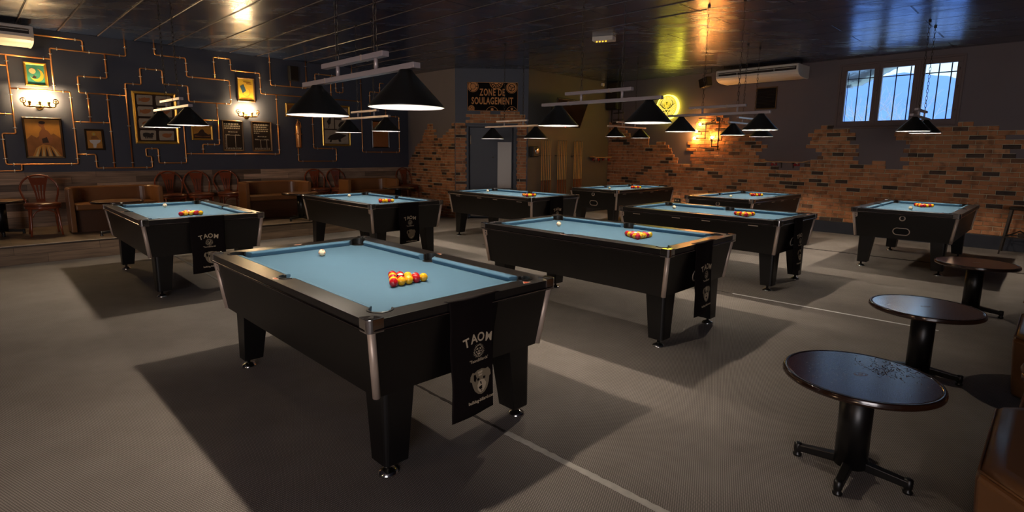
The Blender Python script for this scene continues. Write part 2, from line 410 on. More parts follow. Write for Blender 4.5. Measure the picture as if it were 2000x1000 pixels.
for nm, p, q in (('wall_back', P_left, P_b1), ('wall_rear', P_b1, P_b2), ('wall_side', P_b2, P_right)):
    mb = MB(); a = math.atan2(q[1] - p[1], q[0] - p[0]); L = math.hypot(q[0] - p[0], q[1] - p[1])
    mb.T = Matrix.Translation((p[0], p[1], 0)) @ Matrix.Rotation(a, 4, 'Z')
    if nm == 'wall_rear':  # unseen opening and frame added to hold the fill light
        for b0, b1, c0, c1 in ((0, .8, 0, H), (L - .8, L, 0, H), (.8, L - .8, 0, .9), (.8, L - .8, 2.9, H)): mb.box(((b0 + b1) / 2, -.1, (c0 + c1) / 2), (b1 - b0, .2, c1 - c0), M['wallpaint'])
        struct(mb, nm)
        mb = MB(); mb.T = Matrix.Translation((p[0], p[1], 0)) @ Matrix.Rotation(a, 4, 'Z')
        for q_ in (.83, L / 2, L - .83): mb.box((q_, -.05, 1.9), (.06, .06, 2.0), M['windowframe'])
        for z_ in (.93, 2.87): mb.box((L / 2, -.05, z_), (L - 1.6, .06, .06), M['windowframe'])
        struct(mb, 'fill_light_frame')
        ld = bpy.data.lights.new('rear_fill_light', 'AREA'); ld.shape = 'RECTANGLE'; ld.size = L - 1.7; ld.size_y = 1.9; ld.energy = 75; ld.color = (1.0, .86, .84)  # fill light added behind the camera to lift walls and fronts
        lo_ = bpy.data.objects.new('rear_fill_light', ld); COL.objects.link(lo_); lo_.location = (p[0] + L / 2, p[1] - .25, 1.9); lo_.rotation_euler = (math.radians(90), 0, 0)
    else:
        mb.box((L / 2, -.1, H / 2), (L, .2, H), M['wallpaint']); struct(mb, nm)

# baseboards, wood panelling, platform
mb = MB(); (x, y), a = W['W2']; mb.T = Matrix.Translation((x, y, 0)) @ Matrix.Rotation(a, 4, 'Z')
mb.box((7, -.012, .115), (14, .024, .23), M['doorp']); struct(mb, 'baseboard_right', bevel=.004)
mb = MB(); (x, y), a = W['CW']; mb.T = Matrix.Translation((x, y, 0)) @ Matrix.Rotation(a, 4, 'Z')
mb.box((1.61, -.008, .06), (3.2, .016, .12), M['doorp']); struct(mb, 'baseboard_cues')
PZ = .245
def yx(sm, df): return ((sm - df) / 2, (sm + df) / 2)      # from x+y and y-x
mb = MB()
o = MB(); o.T = Matrix()
plat = [yx(-4.5, 13.66), yx(9.9, 13.66), yx(11.40, 15.6), yx(11.41, 16.70), yx(-4.5, 16.70)]
pr = W['W1'][1]
def tolocal(p):
    dx, dy = p[0] - A_[0], p[1] - A_[1]; c, s = math.cos(pr), math.sin(pr)
    return (dx * c + dy * s, -dx * s + dy * c)
lp = [tolocal(p) for p in plat]
mb.prism(lp, .0, PZ, M['plankstep'])
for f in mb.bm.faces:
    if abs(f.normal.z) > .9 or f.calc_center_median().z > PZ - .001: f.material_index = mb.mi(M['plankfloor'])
po = mb.build('platform', kind='structure'); po.location = (*A_, 0); po.rotation_euler = (0, 0, pr)
mb = MB()
c0, c1, c2 = lp[0], lp[1], lp[2]
mb.tube([(c0[0], c0[1] - .004, PZ), (c1[0], c1[1] - .004, PZ)], .011, M['iron'], seg=8)
mb.tube([(c1[0], c1[1] - .004, PZ), (c2[0] + .004, c2[1] - .004, PZ)], .011, M['iron'], seg=8)
mb.tube([(c0[0], c0[1] - .004, PZ + .010), (c1[0], c1[1] - .004, PZ + .010)], .004, M['alu'], seg=6)
t1 = mb.build('trim_1', kind='structure'); t1.location = (*A_, 0); t1.rotation_euler = (0, 0, pr)
mb = MB(); mb.box((-7.5, -.01, (PZ + 1.14) / 2), (15, .02, 1.14 - PZ), M['plankwall'])
t2 = mb.build('trim_2', kind='structure'); t2.location = (*A_, 0); t2.rotation_euler = (0, 0, pr)

# ------------------------------------------------------------------ brick cladding
def bricks(name, w, rows, pitch, bw, label):
    """rows: list of (z0, [(s0,s1),...])"""
    mb = MB(); (x, y), a = W[w]; rnd = random.Random(hash(name) % 97 if False else len(name))
    back = []
    for i, (z, iv) in enumerate(rows):
        off = (bw / 2) * (i % 2)
        for s0, s1 in iv:
            back.append((s0, s1, z))
            cuts = [s0]; k = math.floor((s0 - off) / bw) + 1
            while k * bw + off < s1 - .05:
                c = k * bw + off + rnd.uniform(-.02, .02)
                if c > cuts[-1] + .06: cuts.append(c)
                k += 1
            cuts.append(s1)
            for c, d in zip(cuts, cuts[1:]):
                j0, j1 = rnd.uniform(-.004, .004), rnd.uniform(-.003, .003); g = .0045
                t = .016 + rnd.uniform(0, .009)
                u0, u1, v0, v1 = c + g, d - g, z + .003 + j1, z + pitch - .006 + j1
                e = .006
                lo = [(u0, 0, v0), (u1, 0, v0), (u1, 0, v1), (u0, 0, v1)]
                mid = [(u0, -t + e, v0), (u1, -t + e, v0), (u1, -t + e, v1), (u0, -t + e, v1)]
                hi = [(u0 + e, -t, v0 + e), (u1 - e, -t, v0 + e), (u1 - e, -t, v1 - e), (u0 + e, -t, v1 - e)]
                mb.loft([lo, mid, hi], M['brick'], smooth=False)
    o = mb.build(name, kind='structure', label=label); o.location = (x, y, 0); o.rotation_euler = (0, 0, a)
    mb = MB()
    for s0, s1, z in back:
        mb.box(((s0 + s1) / 2, -.0035, z + pitch / 2), (s1 - s0 - .02, .007, pitch + .001), M['mortar'])
    m = mb.build('mortar', o)
    return o
P2 = .0765
rows = []
def row2(z):
    E = 9.4
    T = [(1.26, [(0, E)]), (1.335, [(0, 4.53), (4.95, E)]), (1.41, [(0, 2.12), (2.49, 4.26), (5.04, 6.48), (6.74, E)]),
         (1.487, [(0, 2.13), (2.44, 4.23), (5.14, 6.02), (6.24, 6.47), (6.83, E)]),
         (1.563, [(0, 2.02), (2.45, 4.10), (5.27, 5.92), (6.68, E)]), (1.64, [(0, 1.96), (2.52, 4.02), (5.34, 6.01), (6.80, 8.28)]),
         (1.716, [(0, 1.94), (2.34, 4.15), (5.22, 5.95), (6.72, 8.20)]), (1.793, [(0, 1.86), (2.42, 4.26), (5.03, 6.00), (6.81, 8.9)]),
         (1.87, [(0, 1.28), (1.49, 1.75), (2.36, 4.13), (5.10, 5.84), (6.74, 8.6)]), (1.946, [(0, 1.28), (2.45, 3.98), (5.13, 5.93), (6.58, 8.12)]),
         (2.023, [(0, 1.28), (2.58, 3.92), (5.05, 5.92), (6.55, 8.5)]), (2.10, [(0, .70), (2.56, 3.38), (5.16, 5.81), (6.95, 8.02)]),
         (2.176, [(0, .60), (2.58, 3.38), (5.28, 5.52), (7.44, 7.68)]), (2.252, [(0, .52), (2.60, 3.38)]), (2.33, [(0, .52), (2.55, 3.37)]),
         (2.40, [(0, .29), (2.60, 3.36)]), (2.47, [(2.79, 3.22)])]
    for top, iv in T:
        if z + P2 * .6 < top: return iv
    return []
z = .235
while z < 2.45:
    iv = row2(z)
    if iv: rows.append((z, iv))
    z += P2
bricks('brick_facing', 'W2', rows, P2, .235, 'ragged-topped orange brown brick facing on the right wall')
PM = .0665; rows = []; z = .0; k = 0
prof = [(1.17, 0, 1.8), (1.24, .04, 1.8), (1.34, .05, 1.8), (1.41, .10, 1.8), (1.48, .17, 1.8), (1.55, .25, 1.8), (1.62, .29, 1.8), (1.68, .30, 1.8), (1.74, .40, 1.8), (1.81, .50, 1.8),
        (1.87, .60, 1.8)]
while z < 2.14:
    zt = z + PM / 2; iv = None
    for top, a0, a1 in prof:
        if zt < top: iv = [(a0, a1)]; break
    if iv is None:
        if zt < 1.94: iv = [(.61, 1.16), (1.38, 1.8)]
        elif zt < 2.0: iv = [(.66, 1.04), (1.49, 1.8)]
        elif zt < 2.07: iv = [(.69, 1.14), (1.60, 1.8)]
        else: iv = [(.80, 1.01), (1.70, 1.8)]
    rows.append((z, iv)); z += PM
bricks('brick_facing', 'MID', rows, PM, .16, 'jagged orange brick facing on the angled wall left of the door')
rows = []; z = 0; k = 0
while z < 2.42:
    zt = z + PM / 2; d = .03 if k % 2 else 0
    if zt < 2.11: iv = [(0, .235 + d), (1.425 - d * .7, 1.64 + d * .3)]
    elif zt < 2.17: iv = [(0, .235), (1.43, 1.64)]
    elif zt < 2.235: iv = [(.235, 1.60)]
    elif zt < 2.30: iv = [(.33, 1.60)]
    elif zt < 2.37: iv = [(.24, 1.61)]
    else: iv = [(.57, .81), (1.03, 1.48)]
    if zt < 2.17 or zt > 2.17: rows.append((z, iv))
    z += PM; k += 1
bricks('brick_facing', 'DW', rows, PM, .27, 'brick surround framing the navy door below the sign')

mb = MB()
for k in range(-6, 9):
    sm = 4.09 + .7335 * k
    for d0, d1 in ((3.0 + sm * .2, 9.0), (9.0, 16.6)):
        p, q = yx(sm, d0), yx(sm, d1); d = Vector((q[0] - p[0], q[1] - p[1], 0)).normalized(); n = Vector((-d.y, d.x, 0)) * .010; n2 = n * .5
        rr_ = [[(e[0] - n.x, e[1] - n.y, H), (e[0] - n2.x, e[1] - n2.y, H - .007), (e[0] + n2.x, e[1] + n2.y, H - .007), (e[0] + n.x, e[1] + n.y, H)] for e in (p, q)]
        mb.loft(rr_, M['lit_seamstrip'], smooth=False)
struct(mb, 'trim_3')

# ------------------------------------------------------------------ window
def build_window():
    (x, y), a = W['W2']; T = Matrix.Translation((x, y, 0)) @ Matrix.Rotation(a, 4, 'Z')
    s0, s1, z0, z1 = WIN
    mb = MB(); mb.T = T
    m = M['windowframe']
    yy = -.005; d = .07
    panes = [(5.655, 6.115), (6.25, 6.735), (6.90, 7.352)]; pz0, pz1 = 2.212, 3.172
    mb.box(((s0 + s1) / 2, yy + .03, (z0 + pz0) / 2), (s1 - s0, d, pz0 - z0), m)
    mb.box(((s0 + s1) / 2, yy + .03, (z1 + pz1) / 2), (s1 - s0, d, z1 - pz1), m)
    xs = [s0, panes[0][0], panes[0][1], panes[1][0], panes[1][1], panes[2][0], panes[2][1], s1]
    for i in range(0, 8, 2): mb.box(((xs[i] + xs[i + 1]) / 2, yy + .03, (pz0 + pz1) / 2), (xs[i + 1] - xs[i], d, pz1 - pz0), m)
    for q in (6.183, 6.818): mb.box((q, yy - .010, (z0 + z1) / 2), (.035, .016, z1 - z0 - .05), m)   # astragals
    mb.box((s0 - .018, -.006, (z0 + z1) / 2), (.036, .03, z1 - z0 + .06), m); mb.box((s1 + .018, -.006, (z0 + z1) / 2), (.036, .03, z1 - z0 + .06), m)
    mb.box(((s0 + s1) / 2, -.006, z1 + .018), (s1 - s0 + .06, .03, .036), m)
    mb.box(((s0 + s1) / 2, -.02, z0 - .018), (s1 - s0 + .08, .06, .03), m)
    w = struct(mb, 'window_1', bevel=.004)
    mb = MB(); mb.T = T
    for p0, p1 in panes: mb.poly([(p0, .04, pz0), (p1, .04, pz0), (p1, .04, pz1), (p0, .04, pz1)], M['glass'])
    mb.build('glass_pane', w)
    mb = MB(); mb.T = T
    for q in (5.80, 5.99, 6.42, 6.64, 7.06, 7.24): mb.cyl((q, .24, (z0 + z1) / 2), .010, z1 - z0, M['doorp'], seg=8)
    mb.cyl(((s0 + s1) / 2, .24, 3.04), .010, s1 - s0, M['doorp'], seg=8, axis='x')
    mb.cyl((5.655, .12, 2.68), .006, .94, M['doorp'], seg=8)
    mb.build('window_bars', w)
    mb = MB(); mb.T = T
    for q in (5.60, 6.19, 6.81, 7.40):
        for zz in (2.35, 2.75, 3.05): mb.cyl((q, -.045, zz), .007, .045, M['windowframe'], seg=8)
    mb.build('hinge', w)
build_window()

# ------------------------------------------------------------------ door
mb = MB(); (x, y), a = W['DW']; TD = Matrix.Translation((x, y, 0)) @ Matrix.Rotation(a, 4, 'Z'); mb.T = TD
mb.box((.285, .0, 1.07), (.05, .06, 2.14), M['doorp']); mb.box((1.375, .0, 1.07), (.07, .06, 2.14), M['doorp']); mb.box((.83, .0, 2.135), (1.14, .06, .05), M['doorp'])
d1 = struct(mb, 'door_1', bevel=.004)
mb = MB(); mb.T = TD; mb.box((.825, .035, 1.055), (.975, .045, 2.08), M['doorp']); mb.build('door_leaf', d1, bevel=.004)
mb = MB(); mb.T = TD; mb.box((1.355, .02, 1.06), (.03, .05, 2.1), M['dark']); mb.build('door_rebate', d1)
mb = MB(); mb.T = TD; mb.box((1.135, .008, 1.24), (.32, .006, 1.06), M['steel']); mb.build('push_plate', d1, label='tall steel plate')
mb = MB(); mb.T = TD; mb.box((.825, .008, .19), (.95, .006, .28), M['steel']); mb.build('kick_plate', d1)
mb = MB(); mb.T = TD; mb.cyl((.352, -.002, 1.815), .012, .21, M['alu'], seg=12); mb.build('hinge', d1)
mb = MB(); mb.T = TD; mb.sphere((.87, .006, 1.42), .012, M['brass']); mb.build('spy_hole', d1)

# ------------------------------------------------------------------ pool table
def arc(cx, cy, r, a0, a1, n=8):
    return [(cx + r * math.cos(a0 + (a1 - a0) * i / n), cy + r * math.sin(a0 + (a1 - a0) * i / n)) for i in range(n + 1)]
TL, TW = 1.065, .605            # half length, half width
IX, IY = .955, .490             # inner edge of the wooden rail
PR = .056; PCX, PCY = IX - .022, IY - .022; SPY = IY + .012
def quarter_inner(outward):
    """path from side pocket to the end-rail middle in the +x +y quarter; pockets bulge outward (rail) or cut inward (bed)"""
    dx = math.sqrt(PR ** 2 - (SPY - IY) ** 2)
    a0 = math.atan2(IY - SPY, dx)
    pts = []
    if outward: pts += arc(0, SPY, PR, PI / 2, a0, 6)
    else: pts += arc(0, SPY, PR, -PI / 2, a0, 6)
    ch = math.sqrt(PR ** 2 - .022 ** 2)
    b0 = math.atan2(.022, -ch); b1 = math.atan2(-ch, .022)
    if outward: pts += arc(PCX, PCY, PR, b0, b1, 12)                     # through +45 deg
    else: pts += arc(PCX, PCY, PR, b0 if b0 > 0 else b0 + 2 * PI, b1 + 2 * PI, 10)
    return pts
def inner_loop(outward):
    q = quarter_inner(outward)
    l = list(q)
    l += [(x, -y) for x, y in reversed(q)]
    l += [(-x, -y) for x, y in q[1:]] if False else [(-x, -y) for x, y in q]
    l += [(-x, y) for x, y in reversed(q)]
    out = []
    for p in l:
        if not out or math.hypot(p[0] - out[-1][0], p[1] - out[-1][1]) > 1e-4: out.append(p)
    if math.hypot(out[0][0] - out[-1][0], out[0][1] - out[-1][1]) < 1e-4: out.pop()
    return out
def ring_plate(mb, outer, inner, z0, z1, m):
    for z, flip in ((z1, False), (z0, True)):
        bm2 = bmesh.new()
        for loop in (outer, inner):
            vs = [bm2.verts.new((x, y, z)) for x, y in loop]
            for i in range(len(vs)): bm2.edges.new((vs[i], vs[(i + 1) % len(vs)]))
        bmesh.ops.triangle_fill(bm2, use_beauty=True, use_dissolve=False, edges=bm2.edges)
        bm2.verts.ensure_lookup_table()
        vm = {v: mb.bm.verts.new(mb.T @ v.co) for v in bm2.verts}
        for f in bm2.faces: mb.face([vm[v] for v in f.verts], m)
        bm2.free()
    for loop in (outer, inner):
        lo = mb.verts([(x, y, z0) for x, y in loop]); hi = mb.verts([(x, y, z1) for x, y in loop]); n = len(loop)
        for i in range(n): mb.face([lo[i], lo[(i + 1) % n], hi[(i + 1) % n], hi[i]], m)
    bmesh.ops.remove_doubles(mb.bm, verts=mb.bm.verts, dist=1e-5)
def rrect(a, b, r, n=5):
    return arc(a - r, b - r, r, 0, PI / 2, n) + arc(-a + r, b - r, r, PI / 2, PI, n) + arc(-a + r, -b + r, r, PI, 1.5 * PI, n) + arc(a - r, -b + r, r, 1.5 * PI, 2 * PI, n)
BED = .79
def make_table(name, label):
    t = thing(name, label, 'pool table')
    # cabinet
    mb = MB()
    lv = [(.44, 1.000, .540), (.775, 1.043, .583)]
    mb.loft([rrect(a, b, .03) and [(x, y, z) for x, y in rrect(a, b, .025)] for z, a, b in lv], M['cab'], smooth=False)
    mb.build('cabinet', t)
    # rails
    mb = MB(); ring_plate(mb, rrect(TL, TW, .03), inner_loop(True), .785, .83, M['rail'])
    mb.build('rail', t, bevel=.007, bseg=3)
    mb = MB(); mb.sm = False
    out = rrect(TL - .012, TW - .012, .03)
    mb.loft([[(x, y, .765) for x, y in out], [(x, y, .788) for x, y in out]], M['cab'], smooth=False)
    mb.build('apron', t, bevel=.006)
    mb = MB(); mb.tube([(x, y, .7845) for x, y in rrect(TL + .001, TW + .001, .03)], .0065, M['trimline'], seg=8, closed=True); mb.build('edge_trim', t)
    # bed
    mb = MB(); lp = inner_loop(False)
    bm2 = bmesh.new(); vs = [bm2.verts.new((x, y, BED)) for x, y in lp]
    es = [bm2.edges.new((vs[i], vs[(i + 1) % len(vs)])) for i in range(len(vs))]
    bmesh.ops.triangle_fill(bm2, use_beauty=True, edges=es)
    vm = {v: mb.bm.verts.new(v.co) for v in bm2.verts}
    for f in bm2.faces: mb.face([vm[v] for v in f.verts], M['cloth'])
    bm2.free(); mb.build('cloth_bed', t)
    # cushions
    def cushion(p0, p1, nrm, t0, t1):
        # wood-edge from p0 to p1; nose shifts by nrm*.036; ends trimmed by t0,t1 at the nose
        d = (Vector(p1) - Vector(p0)).normalized(); n = Vector(nrm); rings = []
        def pt(base, tr, sgn, off, z): q = Vector(base) + n * off + d * (tr * sgn * off / .036); return (q.x, q.y, z)
        prof = [(0, BED), (.022, BED), (.036, .817), (.034, .824), (.024, .829), (0, .831)]
        for base, tr, sgn in ((p0, t0, 1), (p1, t1, -1)): rings.append([pt(base, tr, sgn, o, z) for o, z in prof])
        mb = MB(); mb.loft(rings, M['cloth'], smooth=False); mb.build('cushion', t, bevel=.003)
    sp = .062; cp = .082
    for sx in (1, -1):
        for sy in (1, -1):
            cushion((sx * sp, sy * IY), (sx * (IX - cp), sy * IY), (0, -sy), .018, .034)
        cushion((sx * IX, -(IY - cp)), (sx * IX, IY - cp), (-sx, 0), .034, .034)
    # pockets
    for cx, cy in [(sx * PCX, sy * PCY) for sx in (1, -1) for sy in (1, -1)] + [(0, SPY), (0, -SPY)]:
        mb = MB(); n = 24; r = PR
        rings = [[(cx + rr * math.cos(2 * PI * i / n), cy + rr * math.sin(2 * PI * i / n), z) for i in range(n)] for rr, z in ((r * .7, .70), (r, .72), (r, BED))]
        mb.loft(list(rings), M['dark'], cap=False); mb.poly(rings[0], M['dark'])
        o = mb.build('pocket', t)
        mb = MB()
        a = math.atan2(cy, cx) if cx else (PI / 2 if cy > 0 else -PI / 2)
        sweep = 1.75 if cx else 1.5
        ar = arc(cx, cy, PR, a - sweep, a + sweep, 14)
        for (x0, y0), (x1, y1) in zip(ar, ar[1:]):
            pass
        inn = arc(cx, cy, PR - .004, a - sweep, a + sweep, 14); outr = arc(cx, cy, PR + .008, a - sweep, a + sweep, 14)
        strip = [[(ix, iy, .792), (ox, oy, .792), (ox, oy, .8345), (ix, iy, .8345)] for (ix, iy), (ox, oy) in zip(inn, outr)]
        mb.loft(strip, M['rubber'], smooth=False); mb.build('pocket_liner', o, bevel=.002)
    # corner caps, strips
    for sx in (1, -1):
        for sy in (1, -1):
            mb = MB(); mb.T = Matrix.Diagonal((sx, sy, 1, 1))
            pts = [(TL - .075, TW + .004), (TL - .02, TW + .006)] + arc(TL - .026, TW - .026, .034, PI / 2, 0, 6)[1:-1] + [(TL + .006, TW - .02), (TL + .004, TW - .075), (TL - .035, TW - .062), (TL - .062, TW - .035)]
            mb.prism(pts, .772, .837, M['chrome']); o = mb.build('corner_cap', t, bevel=.013, bseg=4)
            mb = MB(); mb.T = Matrix.Diagonal((sx, sy, 1, 1))
            mb.prism([(TL - .030, TW - .012), (TL - .012, TW - .030), (TL - .066, TW - .066)], .83, .8375, M['rubber']); mb.build('cap_inlay', o)
            mb = MB(); mb.tube([(sx * 1.038, sy * .578, .772), (sx * .996, sy * .536, .442)], .019, M['alu'], seg=14); mb.build('corner_strip', t, label='brushed metal corner strip')
            # leg
            mb = MB(); mb.T = Matrix.Diagonal((sx, sy, 1, 1)); ex, ey = TL - .080, TW - .112
            def sec(w, z):
                r = .03
                return [(x, y, z) for x, y in [(ex - w, ey)] + arc(ex - r, ey - r, r, PI / 2, 0, 5) + [(ex, ey - w)] + [(ex - w, ey - w)]]
            mb.loft([sec(.128, .065), sec(.170, .442)], M['legb'], smooth=False); o = mb.build('leg', t, bevel=.003)
            mb = MB(); fc = (sx * (TL - .140), sy * (TW - .160), 0)
            mb.lathe([(.052, 0), (.052, .006), (.040, .018), (.018, .028), (.012, .03), (.012, .068)], M['chrome'], seg=20, c=fc); mb.build('foot', o, label='round chrome levelling foot')
    # ball return end (+x): slanted face helper
    def endpt(yv, z, out=0.):
        k = (z - .44) / (.775 - .44); return (1.000 + .043 * k + out, yv, z)
    mb = MB()
    def stadium(rw, rz, cz, out):
        pts = [(rw * math.cos(a) + (.045 if math.cos(a) > 0 else -.045), cz + rz * math.sin(a)) for a in [2 * PI * i / 24 + .13 for i in range(24)]]
        return [endpt(yv, z, out) for yv, z in pts]
    o_, i_ = stadium(.054, .052, .545, .004), stadium(.043, .041, .545, .004)
    ob, ib = stadium(.054, .052, .545, -.004), stadium(.043, .041, .545, -.03)
    n = len(o_); R0, R1, R2, R3 = mb.verts(ob), mb.verts(o_), mb.verts(i_), mb.verts(ib)
    for i in range(n):
        j = (i + 1) % n
        for u, v in ((R0, R1), (R1, R2), (R2, R3)): mb.face([u[i], u[j], v[j], v[i]], M['alu'], True)
    o = mb.build('ball_return', t)
    mb = MB(); mb.poly(stadium(.046, .044, .545, .001), M['dark']); mb.build('return_opening', o)
    mb = MB()
    mb.T = Matrix.Translation(endpt(0, .725)) @ Matrix.Rotation(math.radians(-7.3), 4, 'Y')
    mb.lathe([(.036, -.004), (.036, .006), (.030, .009), (.026, .004), (.001, .004)], M['alu'], seg=24, axis='x'); o = mb.build('lock_badge', t)
    mb = MB(); mb.T = Matrix.Translation(endpt(0, .725)) @ Matrix.Rotation(math.radians(-7.3), 4, 'Y')
    mb.lathe([(.022, .004), (.022, .007), (.001, .007)], M['plastic'], seg=18, axis='x'); mb.build('badge_centre', o)
    # number plate and slots on the -y side
    def sidept(x, z, out=0.):
        k = (z - .44) / (.775 - .44); return (x, -(.540 + .043 * k + out), z)
    return t, endpt, sidept
def add_plate(t, fn, x):
    mb = MB()
    st = [(x + .020 * math.cos(a), .745 + .020 * math.sin(a) + (.022 if math.sin(a) > 0 else -.022)) for a in [2 * PI * i / 20 for i in range(20)]]
    mb.loft([[fn(p, z, -.002) for p, z in st], [fn(p, z, .004) for p, z in st]], M['alu'], smooth=False); o = mb.build('counter_plate', t)
    for dz in (.024, 0, -.026):
        mb = MB(); mb.poly([fn(x + .006 * math.cos(a), .745 + dz + .006 * math.sin(a), .0048) for a in [2 * PI * i / 10 for i in range(10)]], M['dark']); mb.build('plate_hole', o)
def add_slots(t, fn):
    for x0, x1 in ((-.843, -.735), (-.263, -.155), (.139, .244), (.706, .816)):
        mb = MB(); mb.loft([[fn(x0, .748, .000), fn(x1, .748, .000), fn(x1, .757, .000), fn(x0, .757, .000)], [fn(x0, .748, .005), fn(x1, .748, .005), fn(x1, .757, .005), fn(x0, .757, .005)]], M['alu'], smooth=False)
        mb.build('vent_slot', t)
def add_stickers(t):
    for x, y, k in ((0, -.575, 1), (0, .575, 1), (-1.02, .0, 1)):
        mb = MB(); mb.prism(ell(x, y, .030 if abs(y) > .1 else .014, .014 if abs(y) > .1 else .030, 14), .829, .8308, M['sticker']); o = mb.build('rail_sticker', t, label='small pale oval maker sticker')
        mb = MB(); mb.prism(ell(x, y, .018 if abs(y) > .1 else .007, .007 if abs(y) > .1 else .018, 12), .8305, .8312, M['stickerred']); mb.build('sticker_mark', o)
    mb = MB(); mb.prism([(1.035, .44), (1.035, .38), (.995, .41)], .829, .8312, M['sticker']); o = mb.build('rail_sticker', t, label='small orange triangular sticker')
    mb = MB(); mb.prism([(1.030, .43), (1.030, .39), (1.003, .41)], .8305, .8316, M['stickerred']); mb.build('sticker_mark', o)

TABLES = {  # name: x, y, rotation (ball return end faces +x local), description
 'A': (-.930, 3.435, -.789, 'the nearest pool table'), 'B': (-4.032, 6.608, -.793, 'the leftmost pool table'),
 'C': (-2.199, 8.436, -.794, 'the table second from left'), 'D': (.858, 5.256, -.778, 'the centre-right pool table'),
 'E': (2.632, 7.150, -.799, 'the table behind centre-right'), 'F': (-.020, 9.811, -.785, 'the table before the door'),
 'G': (2.383, 11.799, -.811 - PI / 2, 'the table below the cues'), 'I': (4.210, 9.927, -.811 - PI / 2, 'the table alongside the bricks'),
 'J': (5.971, 8.052, -.785 - PI / 2, 'the rightmost pool table')}
TLAB = {'A': 'large black pool table with blue cloth nearest the camera, towel on its end',
 'B': 'black blue-cloth pool table farthest left, in front of the raised seating platform',
 'C': 'black blue-cloth pool table second from the left, with counter plate near its front corner',
 'D': 'black blue-cloth pool table right of the nearest one, gold reflection on its end rail',
 'E': 'black blue-cloth pool table just behind the centre-right table, four slots along its side',
 'F': 'black blue-cloth pool table in front of the navy door and steel plate',
 'G': 'small-looking black pool table farthest back, under the wall of cues',
 'I': 'black pool table half hidden at the back, standing alongside the brick wall',
 'J': 'black blue-cloth pool table farthest right, oval ball return facing the camera'}
for k, (x, y, rz, _) in TABLES.items():
    t, ef, sf = make_table('pool_table', TLAB[k]); t['group'] = 'blue-cloth pool tables'
    t.location = (x, y, 0); t.rotation_euler = (0, 0, rz)
    add_stickers(t)
    if k in 'EFGI':
        if k in 'EF': add_slots(t, sf)
        else: add_slots(t, lambda xx, z, o=0.: (-xx, -sf(xx, z, o)[1], z))
    if k in 'DE': add_plate(t, sf, -1.01)
    elif k == 'A': add_plate(t, sf, -1.01)
    elif k in 'CF': add_plate(t, sf, .985)
    elif k in 'JI': add_plate(t, lambda yv, z, o=0.: ef(yv, z, o), -.545)
    elif k == 'G': add_plate(t, lambda yv, z, o=0.: ef(yv, z, o), .54)

# ------------------------------------------------------------------ balls
BR = .0254
ballmesh = {}
for c in ('red', 'yellow', 'black'):
    mb = MB(); mb.sphere((0, 0, BR), BR, M[c], 20, 12)
    if c == 'black':
        for f in mb.bm.faces:
            z = f.calc_center_median().z
            if z > BR * 1.62: f.material_index = mb.mi(M['ivory'])
    o = mb.build('tmp'); ballmesh[c] = o.data; bpy.data.objects.remove(o)
ROWS = [['red'], ['yellow', 'red'], ['red', 'black', 'yellow'], ['yellow', 'red', 'yellow', 'red'], ['red', 'yellow', 'yellow', 'red', 'yellow']]
RN = ['apex', 'second row', 'third row', 'fourth row', 'base row']
CN = {1: ['at the'], 2: ['left in', 'right in'], 3: ['left in', 'mid of', 'right in'], 4: ['first in', 'second in', 'third in', 'fourth in'], 5: ['first in', 'second in', 'third in', 'fourth in', 'last in']}
CUE = {'A': (-.66, .02), 'B': (-.70, 0), 'C': (-.74, .05), 'D': (-.56, .04), 'E': (-.60, .06), 'F': (-.76, .12), 'G': (.30, -.15), 'I': (.35, -.10), 'J': (.30, -.04)}
for k, (x, y, rz, desc) in TABLES.items():
    c, s = math.cos(rz), math.sin(rz); far = k in 'GIJ'
    def wpt(a, b, z=BED): return (x + a * c - b * s, y + a * s + b * c, z)
    sg = -1 if far else 1
    for r, row in enumerate(ROWS):
        for i, colr in enumerate(row):
            lx = sg * (.30 + r * .0440 + (.0 if not far else .0)); ly = (i - r / 2) * .0512
            o = bpy.data.objects.new('pool_ball', ballmesh[colr]); COL.objects.link(o); o.location = wpt(lx, ly)
            pos = '%s %s' % (CN[len(row)][i], 'apex' if r == 0 else RN[r])
            o['label'] = '%s ball %s of rack on %s' % (colr, pos, desc); o['category'] = 'pool ball'; o['group'] = 'racked balls on ' + desc
    t = thing('cue_ball', 'ivory cue ball alone on ' + desc, 'cue ball', wpt(*CUE[k]), .4 + R.random())
    mb = MB(); mb.sphere((0, 0, BR), BR, M['ivory'], 20, 12); mb.build('ball', t)
    for px, py, pz in ((0, 0, 1), (.35, -.93, -.05), (-.95, -.3, 0), (.8, .5, .2), (0.1, -.6, .75)):
        d = Vector((px, py, pz)).normalized(); mb = MB(); cc = d * BR * .93; mb.sphere((cc.x, cc.y, cc.z + BR), .0045, M['red'], 8, 6); mb.build('red_spot', t)

# ------------------------------------------------------------------ pendant lamps
def chain_mesh(length, r=.003, w=.012, l=.036):
    mb = MB(); n = int(length / (l * 1.45)) + 1; step = length / n
    for i in range(n):
        zc = (i + .5) * step; a = PI / 2 * (i % 2) + .35
        pts = []
        for q in range(10):
            t = 2 * PI * q / 10; u = w * math.cos(t); v = (step * .62) * math.sin(t)
            pts.append((u * math.cos(a), u * math.sin(a), zc + v))
        mb.tube(pts, r, M['iron'], seg=5, closed=True)
    return mb
LAMPS = {'A': (-.947, 3.408, 1.783, .533, -.799), 'B': (-4.012, 6.610, 1.807, .527, -.757), 'C': (-2.213, 8.422, 1.826, .541, -.783),
 'D': (.814, 5.255, 1.816, .509, -.771), 'E': (2.620, 7.146, 1.846, .526, -.799), 'F': (.004, 9.803, 1.784, .532, -.777),
 'G': (2.432, 11.79, 1.880, .452, .763), 'I': (4.163, 9.918, 1.875, .56, .740), 'J': (5.893, 8.111, 1.897, .453, .789)}
